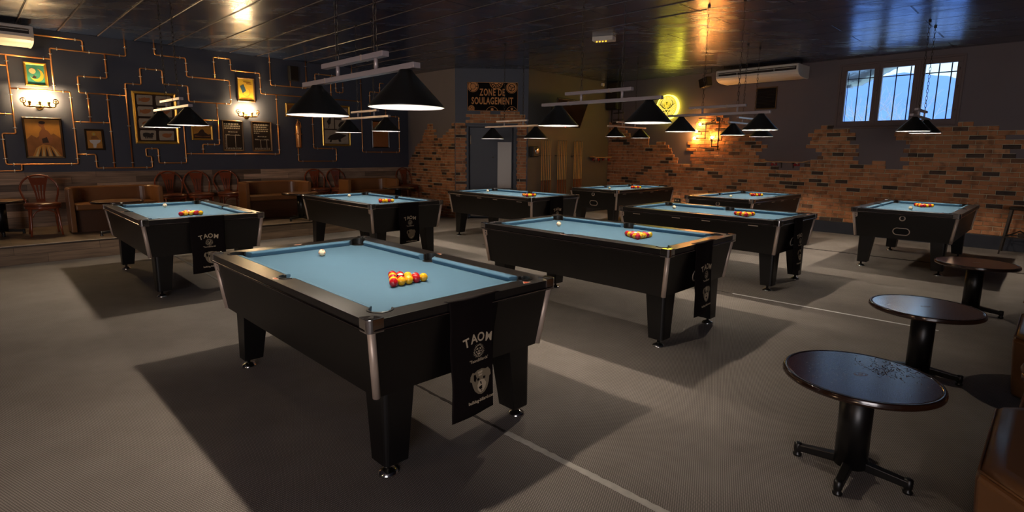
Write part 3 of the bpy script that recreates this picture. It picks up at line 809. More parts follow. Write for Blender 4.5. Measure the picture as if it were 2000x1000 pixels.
LL = {'A': 'large twin-shade black pendant lamp hanging over the nearest pool table', 'B': 'twin black-cone pendant lamp in front of the gilt animal-print frame',
 'C': 'twin black-cone pendant lamp over the pool table second from left', 'D': 'twin black-cone pendant lamp hanging in front of the tilted television',
 'E': 'twin black-cone pendant lamp in front of the glowing pipe lamp, larger pair', 'F': 'twin black-cone pendant lamp hanging before the navy door',
 'G': 'small twin-cone lamp in the far corner below the dark cabinet', 'I': 'twin-cone lamp with blue-lit bars, right beside the pipe lamp', 'J': 'twin black-cone lamp hanging in front of the window'}
def make_lamp(k):
    x, y, zr, hs, a = LAMPS[k]
    t = thing('pendant_lamp', LL[k], 'pendant lamp', (x, y, zr), a, 'twin-shade pendant lamps over the tables')
    mb = MB(); mb.box((-.04, 0, .211), (1.35, .046, .030), M['bar']); o = mb.build('lower_bar', t, bevel=.003)
    mb = MB(); mb.box((-.37, 0, .211), (.012, .050, .034), M['alu']); mb.build('bar_joint', o)
    mb = MB(); mb.box((-.04, 0, .303), (.75, .046, .030), M['bar']); o = mb.build('upper_bar', t, bevel=.003)
    mb = MB(); mb.box((.10, 0, .303), (.012, .050, .034), M['alu']); mb.build('bar_joint', o)
    for s in (-1, 1):
        mb = MB(); mb.cyl((s * .23, 0, .257), .012, .066, M['bar'], seg=12); mb.build('spacer_rod', t)
        ln = H - zr - .318
        mb = chain_mesh(ln); o = mb.build('chain', t); o.location = (s * .23, 0, .318)
        mb = MB(); mb.cyl((0, 0, ln - .012), .018, .024, M['iron'], seg=12); mb.build('ceiling_hook', o)
        # shade
        mb = MB(); n = 40
        prof = [(.203, 0), (.2035, .003), (.200, .010), (.052, .170), (.042, .181), (.036, .192), (.034, .196)]
        inner = [(.032, .190), (.048, .166), (.1975, .008), (.2005, 0)]
        rings = [[(s * hs + r * math.cos(2 * PI * i / n), r * math.sin(2 * PI * i / n), z) for i in range(n)] for r, z in prof]
        mb.loft(rings, M['shade'], cap=False); mb.poly(rings[-1], M['shade']); o = mb.build('shade', t, label='black conical shade')
        rings = [[(s * hs + r * math.cos(2 * PI * i / n), r * math.sin(2 * PI * i / n), z) for i in range(n)] for r, z in inner]
        mb = MB(); mb.loft(rings, M['white'], cap=False); mb.loft([rings[-1], [(s * hs + .2032 * math.cos(2 * PI * i / n), .2032 * math.sin(2 * PI * i / n), -.0005) for i in range(n)]], M['white'], cap=False)
        mb.build('lining', o, label='white inner lining')
        mb = MB(); mb.sphere((s * hs, 0, .140), .022, M['bulb'], 16, 8, sc=(1, 1, .4)); mb.build('light_bulb', o)
        mb = MB(); mb.lathe([(.0215, .142), (.020, .150), (.018, .165), (.016, .185)], M['white'], seg=14, c=(s * hs, 0, 0)); mb.build('bulb_socket', o)
    return t
for k in LAMPS: make_lamp(k)

# unseen globe lamps added behind the camera as warm fill
for gx, gy in ((-4.6, -.6), (-2.2, -3.0)):
    t = thing('fill_globe', 'warm fill globe added out of view behind the camera', 'pendant lamp', (gx, gy, 2.55), 0, 'fill globes added behind the camera')
    mb = MB(); mb.sphere((0, 0, 0), .13, M['globe'], 20, 12); mb.build('globe', t)
    mb = MB(); mb.cyl((0, 0, .48), .006, .74, M['iron'], seg=8); mb.cyl((0, 0, .13), .04, .06, M['iron'], seg=14); mb.build('cord', t)

# ------------------------------------------------------------------ towels
def make_towel(k, w0, w1, zb, fold, label):
    x, y, rz, _ = TABLES[k]
    t = thing('advertising_towel', label, 'towel', (x, y, 0), rz, 'black logo towels hung on pool table ends')
    def yoff(u, z):             # distance of the towel from x = TL at width u
        d = .012 + .004 * math.sin(u * 21 + zb * 40)
        f = max(0, (u - fold) / max(.02, (w1 - fold))) if u > fold else 0
        hang = (.80 - z) / .55
        return d - min(1, f) ** 1.5 * (.020 + .085 * max(0, hang)) + .022 * hang
    mb = MB(); nu, nz = 26, 16; grid = []
    for j in range(nz + 1):
        z = .828 - (.828 - zb) * j / nz; row = []
        for i in range(nu + 1):
            u = w0 + (w1 - w0) * i / nu + (.004 * math.sin(j * .7))
            uu = u - max(0, u - fold) * .35 * min(1, j / nz * 1.2)
            row.append((TL + yoff(u, z), uu, z + (.008 * math.sin(u * 8) if j == nz else 0)))
        grid.append(row)
    # tuck over the rail
    top = [(TL - .035, p[1], .8325) for p in grid[0]]; lip = [(TL + .010, p[1], .8345) for p in grid[0]]
    for rowset, nm in (([top, lip] + grid, 'f'),):
        G = [mb.verts(r) for r in rowset]
        for a, b in zip(G, G[1:]):
            for i in range(nu): mb.face([a[i], a[i + 1], b[i + 1], b[i]], M['towel'], True)
    o = mb.build('cloth', t); so = o.modifiers.new('thick', 'SOLIDIFY'); so.thickness = .003; so.offset = -1
    def fn(cx, cz, bend=0):
        def g(px, py):
            u = cx + px; z = cz + py - bend * px * px
            uu = u - max(0, u - fold) * .35 * min(1, (.828 - z) / (.828 - zb) * 1.2)
            return (TL + yoff(u, z) + .0018, uu, z)
        return g
    mb = MB()
    x_ = -.078
    for ch, wd, dz, rot in (('T', -.010, -.012, .20), ('A', .036, .000, .07), ('O', .082, .001, -.05), ('M', .136, -.010, -.16)):
        base = fn(-.066 + wd, .602 + dz)
        def gg(px, py, b=base, r=rot): return b(px * math.cos(r) - py * math.sin(r), px * math.sin(r) + py * math.cos(r))
        add_text(mb, ch, .064, gg, M['print'], bold=.0016)
    mb.build('brand_lettering', t)
    # lion head mark
    mb = MB(); g = fn(0, .555)
    rr = random.Random(3)
    for i in range(26):
        a = 2 * PI * i / 26; r0, r1 = .022 + rr.random() * .006, .036 + rr.random() * .006; d = .0035
        p = [(r0 * math.cos(a - .10), r0 * math.sin(a - .10)), (r1 * math.cos(a), r1 * math.sin(a)), (r0 * math.cos(a + .08), r0 * math.sin(a + .08))]
        mb.poly([g(u * 1.05, v) for u, v in p], M['print'])
    for pts in ([(-.018, .012), (-.004, .016), (-.006, .008), (-.016, .006)], [(.004, .016), (.018, .012), (.016, .005), (.006, .008)], [(-.005, .002), (.006, .003), (.003, -.010), (-.003, -.010)],
                [(-.014, -.012), (.013, -.012), (.008, -.020), (-.008, -.020)], [(-.020, 0), (-.011, -.001), (-.012, -.010), (-.018, -.008)], [(.011, 0), (.020, 0), (.018, -.009), (.012, -.009)]):
        mb.poly([g(u, v) for u, v in pts], M['print'])
    mb.build('lion_emblem', t)
    mb = MB(); add_text(mb, "'TaomBilliards'", .022, fn(0, .500), M['print'], bold=.0002); mb.build('small_lettering', t)
    # bulldog head
    mb = MB(); g = fn(.008, .385)
    head = [(-.074, .022), (-.070, .046), (-.056, .064), (-.042, .060), (-.024, .069), (.010, .071), (.036, .063), (.054, .066), (.070, .048), (.074, .024), (.062, .016), (.058, -.012), (.046, -.040), (.026, -.058), (.004, -.064), (-.022, -.056), (-.044, -.036), (-.056, -.010), (-.062, .014)]
    mb.poly([g(u, v) for u, v in head], M['print2'])
    g2 = fn(.008, .385)
    def h(u, v): q = g2(u, v); return (q[0] + .0012, q[1], q[2])
    for pts, m in (([(-.050, .050), (-.038, .052), (-.030, .030), (-.040, .010), (-.050, .022)], 'towel'), ([(-.022, .060), (.014, .062), (.010, .050), (-.018, .049)], 'print'), ([(-.018, .044), (.012, .045), (.008, .037), (-.014, .036)], 'print'),
                   ([(-.028, .026), (-.012, .028), (-.010, .016), (-.024, .013)], 'towel'), ([(.016, .028), (.034, .026), (.030, .014), (.016, .016)], 'towel'),
                   ([(-.016, .010), (.004, .016), (.024, .010), (.038, -.012), (.030, -.034), (.012, -.050), (-.008, -.052), (-.024, -.034), (-.026, -.010)], 'print'),
                   ([(-.008, .006), (.016, .006), (.012, -.010), (-.002, -.010)], 'towel'), ([(-.018, -.022), (.004, -.016), (.026, -.022), (.018, -.034), (-.008, -.036)], 'towel'), ([(-.006, -.040), (.010, -.040), (.004, -.047)], 'towel')):
        mb.poly([h(u, v) for u, v in pts], M[m])
    mb.build('bulldog_emblem', t)
    mb = MB(); add_text(mb, 'bulldog-billard.com', .0235, fn(.012, .285), M['print'], bold=.0006); mb.build('web_address', t)
    return t
make_towel('A', -.175, .165, .225, .095, 'black logo towel hanging from the end of the nearest pool table')
make_towel('B', -.175, .175, .235, .16, 'black logo towel on the leftmost pool table, partly behind the near table corner')
make_towel('C', -.180, .160, .27, .15, 'black logo towel hanging on the end of the pool table second from left')
make_towel('D', -.190, .170, .23, .10, 'black logo towel hanging on the end of the centre-right pool table')
make_towel('E', -.200, .120, .20, .05, 'black logo towel folded on the end of the pool table behind the centre-right one')
make_towel('F', -.180, .170, .25, .15, 'black logo towel on the table before the navy door, mostly hidden')

# ------------------------------------------------------------------ copper pipes on the left wall
PIPES = [
([(-7.14, 3.3), (-6.44, 3.3), (-6.44, 3.12)], 'copper pipe leaving the air conditioner end at the upper left'),
([(-7.75, 2.95), (-6.87, 2.95)], 'short horizontal copper pipe above the moon picture'),
([(-6.87, 2.45), (-6.87, 3.12), (-5.85, 3.12), (-5.85, 3.40)], 'copper pipe right of the moon picture rising to the ceiling'),
([(-7.9, 2.79), (-7.41, 2.79)], 'copper pipe stub at the left edge beside the moon picture'),
([(-7.9, 2.05), (-7.41, 2.05)], 'copper pipe stub at the left edge beside the large portrait'),
([(-7.9, 1.17), (-7.39, 1.17), (-7.39, 1.27)], 'copper pipe elbow at the lower left below the large portrait'),
([(-7.41, 2.95), (-7.41, 1.75), (-7.57, 1.75), (-7.57, 1.27), (-6.67, 1.27), (-6.67, 2.45), (-7.41, 2.45)], 'long copper pipe loop framing the sconce and the large portrait'),
([(-6.15, 3.12), (-6.15, 2.72), (-6.55, 2.72), (-6.55, 2.45), (-5.90, 2.45)], 'zigzag copper pipe between the moon picture and the animal-print frame'),
([(-6.44, 2.45), (-6.44, 1.97)], 'shorter vertical copper pipe above the small dark-framed picture'),
([(-6.17, 2.45), (-6.17, 1.20)], 'long vertical copper pipe right of the small dark-framed picture'),
([(-6.67, 1.97), (-6.17, 1.97)], 'thin horizontal copper pipe just above the small dark-framed picture'),
([(-5.9, 1.20), (-5.9, 2.66), (-5.66, 2.66), (-5.66, 2.94), (-5.32, 2.94), (-5.32, 2.70), (-4.92, 2.70), (-4.92, 2.42), (-4.18, 2.42), (-4.18, 2.87), (-4.92, 2.87), (-4.92, 3.20), (-5.41, 3.20), (-5.41, 3.40)], 'copper pipe winding around and above the large gilt animal frame'),
([(-6.67, 1.43), (-6.42, 1.43), (-6.42, 1.20), (-5.6, 1.20), (-5.6, 1.40), (-5.68, 1.40), (-5.68, 1.54), (-5.49, 1.54), (-5.49, 1.28), (-5.04, 1.28), (-5.04, 2.09), (-4.44, 2.09)], 'crooked copper pipe running below the gilt animal frame'),
([(-4.44, 2.42), (-4.44, 1.63), (-4.74, 1.63), (-4.74, 1.45)], 'vertical copper pipe left of the first chalkboard'),
([(-5.04, 1.45), (-3.28, 1.45), (-3.28, 2.67)], 'copper pipe running under both chalkboards and up their right side'),
([(-4.44, 2.87), (-4.44, 3.28), (-4.14, 3.28), (-4.14, 3.07), (-3.59, 3.07), (-3.59, 2.67), (-1.32, 2.67)], 'stepped copper pipe above and right of the orange blue-box print'),
([(-3.38, 3.40), (-3.38, 2.86), (-2.62, 2.86), (-2.62, 3.40)], 'U-shaped copper pipe under the wall speaker'),
([(-2.97, 2.86), (-2.97, 2.98)], 'tiny vertical copper stub below the wall speaker'),
([(-2.42, 2.86), (-2.42, 3.18), (-1.94, 3.18), (-1.94, 2.83), (-1.77, 2.83), (-1.77, 3.05)], 'looping copper pipe behind the large pendant bars'),
([(-2.06, 3.18), (-2.06, 2.73)], 'short vertical copper pipe behind the large pendant bars'),
([(-1.54, 3.40), (-1.54, 3.2)], 'short copper pipe dropping from the ceiling behind the upper lamp bar'),
([(-1.32, 3.17), (-1.32, 1.51), (-.3, 1.51), (-.3, 2.37), (-.67, 2.37), (-.67, 2.54)], 'copper pipe framing the brown print near the wall corner'),
([(-1.09, 2.38), (-1.09, 2.91), (-.82, 2.91), (-.82, 3.13), (-.71, 3.13)], 'stepped copper pipe between the two large shades'),
([(-2.52, 2.62), (-2.52, 1.58), (-1.99, 1.58), (-1.99, 1.30), (-2.87, 1.30), (-2.87, 1.58)], 'copper pipe feeding the copper extinguisher bottle')]
for pts, lab in PIPES:
    s0, z0 = pts[0]
    t = wthing('W1', 'copper_pipe', lab, 'pipe', s0, z0, 0, 'copper pipes decorating the left wall')
    P = [Vector((s - s0, -.05, z - z0)) for s, z in pts]; path = [P[0]]
    for a, b, c in zip(P, P[1:], P[2:]):
        u, v = (a - b).normalized(), (c - b).normalized(); r = .028
        for q in (0, .25, .5, .75, 1): path.append((b + u * r) * (1 - q) ** 2 + b * 2 * q * (1 - q) + (b + v * r) * q * q)
    path.append(P[-1])
    mb = MB(); mb.tube([tuple(p) for p in path], .0115, M['copper'], seg=8)
    for b in P[1:-1]:
        pass
    mb.build('pipe', t)
    for a, b in zip(P, P[1:]):
        L = (b - a).length
        if L < .16: continue
        ds = [.09, L - .09] if L < .9 else [.09, L / 2, L - .09]
        if L < .3: ds = [L / 2]
        for d in ds:
            c = a + (b - a).normalized() * d; hor = abs((b - a).x) > abs((b - a).z)
            mb = MB()
            mb.cyl((c.x, c.y, c.z), .0155, .014, M['clip'], seg=10, axis='x' if hor else 'z')
            mb.cyl((c.x, -.024, c.z), .004, .048, M['clip'], seg=6, axis='y')
            if hor: mb.box((c.x, c.y, c.z), (.010, .012, .05), M['clip'])
            else: mb.box((c.x, c.y, c.z), (.05, .012, .010), M['clip'])
            mb.build('pipe_clip', t)

# ------------------------------------------------------------------ pictures
def frame(name, label, s0, s1, z0, z1, fm, fw, draw, back=M['p_back'], cat='picture', group='framed pictures on the left wall', depth=.03):
    w, h = s1 - s0, z1 - z0
    t = wthing('W1', name, label, cat, (s0 + s1) / 2, (z0 + z1) / 2, 0, group)
    mb = MB(); a, b = w / 2, h / 2
    O = [(-a, -b), (a, -b), (a, b), (-a, b)]; I = [(-a + fw, -b + fw), (a - fw, -b + fw), (a - fw, b - fw), (-a + fw, b - fw)]
    prof = [(0, 0), (0, depth), (.35, depth + .008), (.75, depth), (1, depth - .012), (1, 0)]
    rr = [[(ox + (ix - ox) * f, -y, oz + (iz - oz) * f) for (ox, oz), (ix, iz) in zip(O, I)] for f, y in prof]
    mb.loft(rr, fm, cap=False, smooth=False); mb.build('frame', t)
    mb = MB(); y = -(depth - .014)
    mb.box((0, y + .004, 0), (w - 2 * fw + .01, .008, h - 2 * fw + .01), back)
    lay = [0]
    def P(pts, m):
        lay[0] += 1; yy = y - .0006 * lay[0]
        mb.poly([(px * (w / 2 - fw), yy, pz * (h / 2 - fw)) for px, pz in pts], M[m])
    draw(P); mb.build('print', t)
    return t
def dmoon(P):
    P([(-1, -1), (1, -1), (1, 1), (-1, 1)], 'sky_teal'); P(ell(-.35, .35, .42, .32), 'p_cream'); P(ell(.12, -.05, .80, .68), 'p_gold'); P(ell(-.10, .10, .66, .58), 'sky_teal'); P(ell(-.35, .35, .38, .28), 'p_cream')
    P([(-.45, -.30), (-.30, -.18), (-.22, -.02), (-.12, -.18), (.05, -.20), (.0, -.38), (-.35, -.40)], 'p_dark')
def dportrait(P):
    P([(-1, -1), (1, -1), (1, 1), (-1, 1)], 'p_orange'); P([(-1, -.1), (-.7, .15), (-.4, 0), (-.1, .2), (.3, .1), (.6, .25), (1, 0), (1, -1), (-1, -1)], 'p_mid')
    P([(-.30, -.1), (-.22, .30), (-.02, .52), (.28, .38), (.55, .02), (.42, -.25), (.2, -.35), (-.15, -.35)], 'p_rust'); P(ell(-.05, .72, .17, .15), 'p_rust'); P([(-.10, .60), (.10, .60), (.14, .42), (-.06, .44)], 'p_rust')
    P(ell(-.02, .82, .19, .09), 'p_dark'); P([(-.12, -.05), (.18, .05), (.28, -.25), (-.1, -.28)], 'p_dark'); P([(-.75, -1), (-.5, -.55), (-.1, -.35), (.3, -.4), (.65, -.62), (.95, -1)], 'p_orange')
    for i in range(7): P([(-.62 + i * .21, -1), (-.30 + i * .12, -.42), (-.46 + i * .21, -1)], 'p_dark' if i % 2 else 'p_cream')
def dsmall(P):
    P([(-1, -1), (1, -1), (1, 1), (-1, 1)], 'p_orange'); P(ell(-.05, .62, .26, .24), 'p_gold'); P([(-.35, .45), (.3, .45), (.6, .05), (-.5, .05)], 'p_mid')
    P([(-.75, -.05), (.85, .0), (.7, -.3), (.25, -.5), (.1, -.95), (-.25, -.95), (-.3, -.5), (-.6, -.35)], 'p_white'); P(ell(-.05, .62, .12, .12), 'p_cream')
def danimals(P):
    cells = [(-.5, .76), (.48, .76), (-.5, .27), (.48, .27), (-.5, -.24), (.48, -.24), (-.48, -.74), (.48, -.74)]; rr = random.Random(5)
    for i, (cx, cz) in enumerate(cells):
        P([(cx - .40, cz - .20), (cx - .36, cz - .215), (cx + .38, cz - .205), (cx + .41, cz + .18), (cx + .36, cz + .21), (cx - .38, cz + .20), (cx - .42, cz + .10)], 'p_paper')
        m = 'p_ink' if i == 6 else 'p_rust'
        P(ell(cx, cz, .25, .095, 14, rot=rr.uniform(-.2, .2)), m); P(ell(cx + .20, cz + .05, .09, .05), m)
        if i == 6:
            for q in (-.15, -.05, .06, .16): P([(cx + q - .03, cz - .03), (cx + q + .04, cz - .03), (cx + q + .03, cz - .15), (cx + q - .03, cz - .15)], m)
            P(ell(cx - .22, cz, .07, .09), m)
        elif i in (0, 2): P([(cx - .30, cz + .08), (cx - .1, cz), (cx - .32, cz - .08)], m); P([(cx, cz + .12), (cx + .1, cz + .03), (cx - .06, cz + .03)], m)
        else: P([(cx + .1, cz), (cx + .33, cz + .13), (cx + .2, cz - .02)], m)
def dbox(P):
    P([(-1, -1), (1, -1), (1, 1), (-1, 1)], 'p_gold'); P(ell(.05, -.25, .55, .42), 'p_orange'); P(ell(.02, -.20, .46, .36), 'p_gold')
    P([(-.78, .30), (-.28, .50), (.02, -.10), (-.48, -.34)], 'p_blue'); P([(-.3, .78), (.7, .72), (.7, .66), (-.3, .70)], 'p_mid'); P([(.1, .62), (.8, .56), (.8, .50), (.1, .54)], 'p_mid'); P([(-.7, -.80), (.7, -.78), (.7, -.84), (-.7, -.86)], 'p_mid')
def dland(P):
    P([(-1, -1), (1, -1), (1, 1), (-1, 1)], 'p_orange'); P([(-1, -1), (-1, -.3), (-.5, -.1), (-.15, .55), (.15, .6), (.3, .1), (.7, -.3), (1, -.2), (1, -1)], 'p_dark'); P([(-.9, -.5), (0, -.7), (.9, -.55), (.9, -.75), (-.9, -.75)], 'p_mid')
def deye(P): P([(-1, -1), (1, -1), (1, 1), (-1, 1)], 'p_mid'); P(ell(-.2, 0, .45, .5), 'p_orange'); P(ell(-.2, 0, .25, .28), 'p_dark'); P([(.3, .8), (.9, .7), (.8, -.6), (.4, -.8)], 'p_dark')
def dmole(P):
    P([(-.95, -.97), (.95, -.97), (.95, -.25), (-.95, -.25)], 'p_paper'); P([(-.95, -.18), (-.18, -.18), (-.18, .95), (-.95, .95)], 'p_paper'); P([(-.1, -.18), (.95, -.18), (.95, .32), (-.1, .32)], 'p_paper'); P([(-.1, .4), (.95, .4), (.95, .95), (-.1, .95)], 'p_paper')
    P([(-.75, -.75), (-.55, -.55), (-.2, -.45), (.2, -.40), (.6, -.48), (.82, -.52), (.55, -.62), (.3, -.72), (-.2, -.78)], 'p_ink'); P([(-.5, -.75), (-.35, -.7), (-.45, -.9), (-.6, -.88)], 'p_ink'); P([(.1, -.7), (.3, -.7), (.35, -.86), (.15, -.86)], 'p_ink')
    P([(-.62, .0), (-.45, .1), (-.40, .45), (-.52, .75), (-.68, .80), (-.5, .62), (-.55, .4), (-.75, .2)], 'p_ink'); P([(-.6, .0), (-.55, .0), (-.6, -.14), (-.66, -.14)], 'p_ink'); P(ell(.42, .08, .28, .14, rot=.4), 'p_ink'); P(ell(.4, .66, .3, .14, rot=-.3), 'p_ink')
def dbrown(P): P([(-1, -1), (1, -1), (1, 1), (-1, 1)], 'p_rust'); P(ell(-.1, .2, .5, .4), 'p_mid'); P(ell(-.25, .25, .3, .25), 'p_rust'); P([(.1, .1), (.6, .35), (.5, 0), (.2, -.2)], 'p_mid')
frame('framed_picture', 'small gilt-framed moon picture with green sky above the left sconce', -7.217, -6.935, 2.505, 2.872, M['gold'], .035, dmoon)
frame('framed_picture', 'large dark-framed sepia portrait under the left sconce', -7.318, -6.826, 1.367, 2.02, M['darkframe'], .03, dportrait)
frame('framed_picture', 'small dark-framed picture with white garment, beside the tall pipes', -6.537, -6.275, 1.505, 1.858, M['darkframe'], .03, dsmall)
frame('framed_picture', 'large gilt frame holding eight animal prints, the one with an elephant', -5.815, -5.125, 1.628, 2.546, M['gold'], .045, danimals)
frame('framed_picture', 'orange print with tilted dark blue box above the second sconce', -4.037, -3.695, 2.486, 2.959, M['brownframe'], .03, dbox)
frame('framed_picture', 'small gilt-framed dark landscape left of the chalkboards', -4.909, -4.540, 1.711, 1.99, M['gold'], .035, dland)
frame('framed_picture', 'gilt-framed brown picture half behind the near left lamp shade', -3.085, -2.70, 2.24, 2.52, M['gold'], .035, deye)
frame('framed_picture', 'gilt frame of animal engravings with a mole-like creature below', -2.29, -1.605, 1.64, 2.55, M['gold'], .04, dmole)
frame('framed_picture', 'dark-framed plain brown print nearest the wall corner', -1.042, -.570, 1.61, 2.255, M['darkframe'], .03, dbrown)

def chalkboard(s0, s1, z0, z1, label, heads, col):
    w, h = s1 - s0, z1 - z0
    t = frame('chalkboard', label, s0, s1, z0, z1, M['brownframe'], .032, lambda P: None, back=M['board'], cat='chalkboard', group='two menu chalkboards')
    mb = MB(); rr = random.Random(int(w * 1e4)); y = -.0215
    def scrib(x0, x1, z, hh):
        x = x0
        while x < x1:
            wl = rr.uniform(.02, .05); e = min(x + wl, x1); n = max(2, int((e - x) / .008))
            for i in range(n):
                a = x + (e - x) * i / n; b = a + (e - x) / n * .75; o = rr.uniform(-.15, .35) * hh
                mb.poly([(a, y, z + o * .3), (b, y, z), (b - .001, y, z + hh * rr.uniform(.6, 1.1)), (a + .001, y, z + hh * rr.uniform(.55, 1))], M['chalk'])
            x = e + .010
    for i, (hh, fr) in enumerate(heads):
        scrib(-w / 2 + .045, -w / 2 + .045 + (w - .1) * fr, h / 2 - .085 - i * .040, hh)
    zt = h / 2 - .085 - len(heads) * .040 - .03
    scrib(-w * .22, w * .22, zt, .022)
    zb = zt - .055; mb.box((0, y, zb), (w - .12, .001, .006), M['chalk'])
    scrib(-w * .36, -w * .15, zb + .006, .012); scrib(w * .10, w * .32, zb + .006, .012)
    for c in col: mb.box((c * w, y, (zb - h / 2 + .08) / 2 - .0), (.008, .001, zb + h / 2 - .08), M['chalk'])
    scrib(-w / 2 + .05, w / 2 - .05, -h / 2 + .062, .013); scrib(-w / 2 + .05, w / 2 - .06, -h / 2 + .044, .013)
    if col[0] < -.3:
        zz = zb
        while zz > -h / 2 + .1: scrib(-w / 2 + .045, -w / 2 + .057, zz - .02, .011); zz -= .018
    mb.build('chalk_writing', t)
chalkboard(-4.368, -3.971, 1.503, 2.109, 'left menu chalkboard under the second sconce, two columns', [(.034, .9), (.028, 1), (.026, .98)], (-.32, .10))
chalkboard(-3.810, -3.405, 1.502, 2.11, 'right menu chalkboard under the second sconce, three columns', [(.036, .98), (.026, .86), (.024, .95), (.022, .95), (.018, .35)], (-.08, .22))

# ------------------------------------------------------------------ sconces
def sconce(s, z, bulbs, half, label, r=.036):
    t = wthing('W1', 'pipe_sconce', label, 'wall lamp', s, z, 0, 'brass pipe sconces on the left wall')
    mb = MB(); mb.lathe([(.052, 0), (.052, .008), (.026, .016), (.015, .05), (.015, .10)], M['brass'], seg=20, axis='y'); mb.build('wall_flange', t)
    mb = MB(); Y = -.10
    mb.tube([(-half, Y, .075), (-half, Y, .030), (-half + .006, Y, .012), (-half + .03, Y, 0), (half - .03, Y, 0), (half - .006, Y, .012), (half, Y, .030), (half, Y, .075)], .0125, M['brass'], seg=10)
    mb.sphere((0, Y, 0), .026, M['brass'], 14, 10)
    for b in bulbs: mb.cyl((b, Y, 0), .018, .03, M['brass'], seg=10, axis='x')
    mb.build('pipe_arm', t)
    for sx in (-1, 1):
        mb = MB(); mb.T = Matrix.Translation((sx * half, Y - .0, .09)) @ Matrix.Rotation(sx * .35, 4, 'Z')
        mb.tube([(.036 * math.cos(a), -.012, .036 * math.sin(a)) for a in [2 * PI * i / 20 for i in range(20)]], .008, M['brass'], seg=8, closed=True)
        for a in (0, PI / 2, PI / 4, -PI / 4): mb.box((0, -.012, 0), (.07 if a == 0 else .008, .006, .008 if a == 0 else .07), M['brass'])
        mb.lathe([(.012, -.0), (.012, .024), (.001, .026)], M['brass'], seg=12, axis='y')
        mb.build('valve_wheel', t)
    for b in bulbs:
        mb = MB(); mb.lathe([(.012, .012), (.014, .03), (.022, .036), (.014, .046), (.024, .056), (.027, .085), (.02, .09)], M['brass'], seg=14, c=(b, Y, 0)); o = mb.build('bulb_socket', t)
        mb = MB(); mb.sphere((b, Y, .09 + r * .9), r, M['gold_bulb'], 16, 10); mb.build('light_bulb', o)
sconce(-7.076, 2.185, (-.125, 0, .110), .195, 'three-bulb brass pipe sconce glowing above the large portrait')
sconce(-3.885, 2.195, (-.085, .075), .185, 'two-bulb brass pipe sconce glowing above the chalkboards')

# speaker, extinguisher on the left wall
def speaker(w, s, z, label, dims, out, rz=0, name='wall_speaker'):
    t = wthing(w, name, label, 'speaker', s, z, 0); a, d, h = dims
    mb = MB(); mb.T = Matrix.Rotation(rz, 4, 'Z'); mb.box((0, -out - d / 2, 0), (a, d, h), M['plastic'], taper=(.96, .98)); mb.build('speaker_box', t, bevel=.008)
    mb = MB(); mb.T = Matrix.Rotation(rz, 4, 'Z'); mb.box((0, -out - d - .003, 0), (a * .9, .008, h * .92), M['iron']); mb.build('grille', t, bevel=.003)
    mb = MB(); mb.cyl((0, -(out + .02) / 2, 0), .012, out + .02, M['iron'], seg=8, axis='y'); mb.box((0, -.006, 0), (.06, .012, .08), M['iron']); mb.build('bracket', t)
    return t
speaker('W1', -2.93, 3.125, 'narrow black speaker box on the pipe wall near the ceiling', (.18, .12, .30), .05)
speaker('W1', -.42, 2.86, 'black round-backed speaker half behind the large right shade', (.16, .16, .34), .06)
t = wthing('W1', 'copper_extinguisher', 'copper fire extinguisher bottle hanging under the near left lamp shade', 'fire extinguisher', -2.86, 1.58, 0)
mb = MB(); mb.lathe([(.001, 0), (.045, .004), (.055, .03), (.055, .46), (.045, .50), (.024, .53), (.018, .55), (.018, .57)], M['copper'], seg=20, c=(0, -.065, 0)); mb.build('bottle', t)
mb = MB(); mb.lathe([(.014, .565), (.014, .60)], M['brass'], c=(0, -.065, 0), seg=10)
mb.tube([(.05 * math.cos(a), -.065 + .05 * math.sin(a), .605) for a in [2 * PI * i / 14 for i in range(14)]], .006, M['brass'], seg=6, closed=True); mb.box((0, -.065, .605), (.10, .008, .008), M['brass']); mb.box((0, -.065, .605), (.008, .10, .008), M['brass']); mb.build('valve', t)
mb = MB(); mb.tube([(.018, -.065, .57), (.05, -.065, .55), (.066, -.065, .48), (.062, -.065, .43)], .008, M['copper'], seg=8); mb.build('hose', t)
mb = MB(); mb.box((0, -.005, .3), (.05, .01, .1), M['iron']); mb.box((0, -.062, .3), (.118, .118, .02), M['copper']); mb.build('wall_strap', t)

# ------------------------------------------------------------------ sign over the door
t = wthing('DW', 'painted_sign', 'black sign with copper lettering and cogs above the navy door', 'sign', .852, 2.785, 0)
SW, SH = 1.145, .628
mb = MB(); mb.box((0, -.010, 0), (SW, .02, SH), M['signblack']); mb.build('sign_board', t)
mb = MB()
for (u0, u1, v0, v1) in ((-SW / 2, SW / 2, SH / 2 - .006, SH / 2), (-SW / 2, SW / 2, -SH / 2, -SH / 2 + .006), (-SW / 2, -SW / 2 + .006, -SH / 2, SH / 2), (SW / 2 - .006, SW / 2, -SH / 2, SH / 2)):
    mb.box(((u0 + u1) / 2, -.0215, (v0 + v1) / 2), (u1 - u0, .003, v1 - v0), M['signgold'])
mb.build('sign_border', t)
mb = MB()
for wd, size, zz, sp in (('ZONE DE', .170, .025, 1.18), ('SOULAGEMENT', .170, -.165, 1.12)):
    V, F = text_polys(wd, size, bold=.0045, spacing=sp); mx = max(abs(v[0]) for v in V); tw = {'ZONE DE': .29, 'SOULAGEMENT': .475}[wd]; k = tw / mx
    vs = mb.verts([(v[0] * k - .005, -.0212, v[1] * 1.25 + zz) for v in V])
    for f in F: mb.face([vs[i] for i in f], M['signgold'])
mb.build('lettering', t)
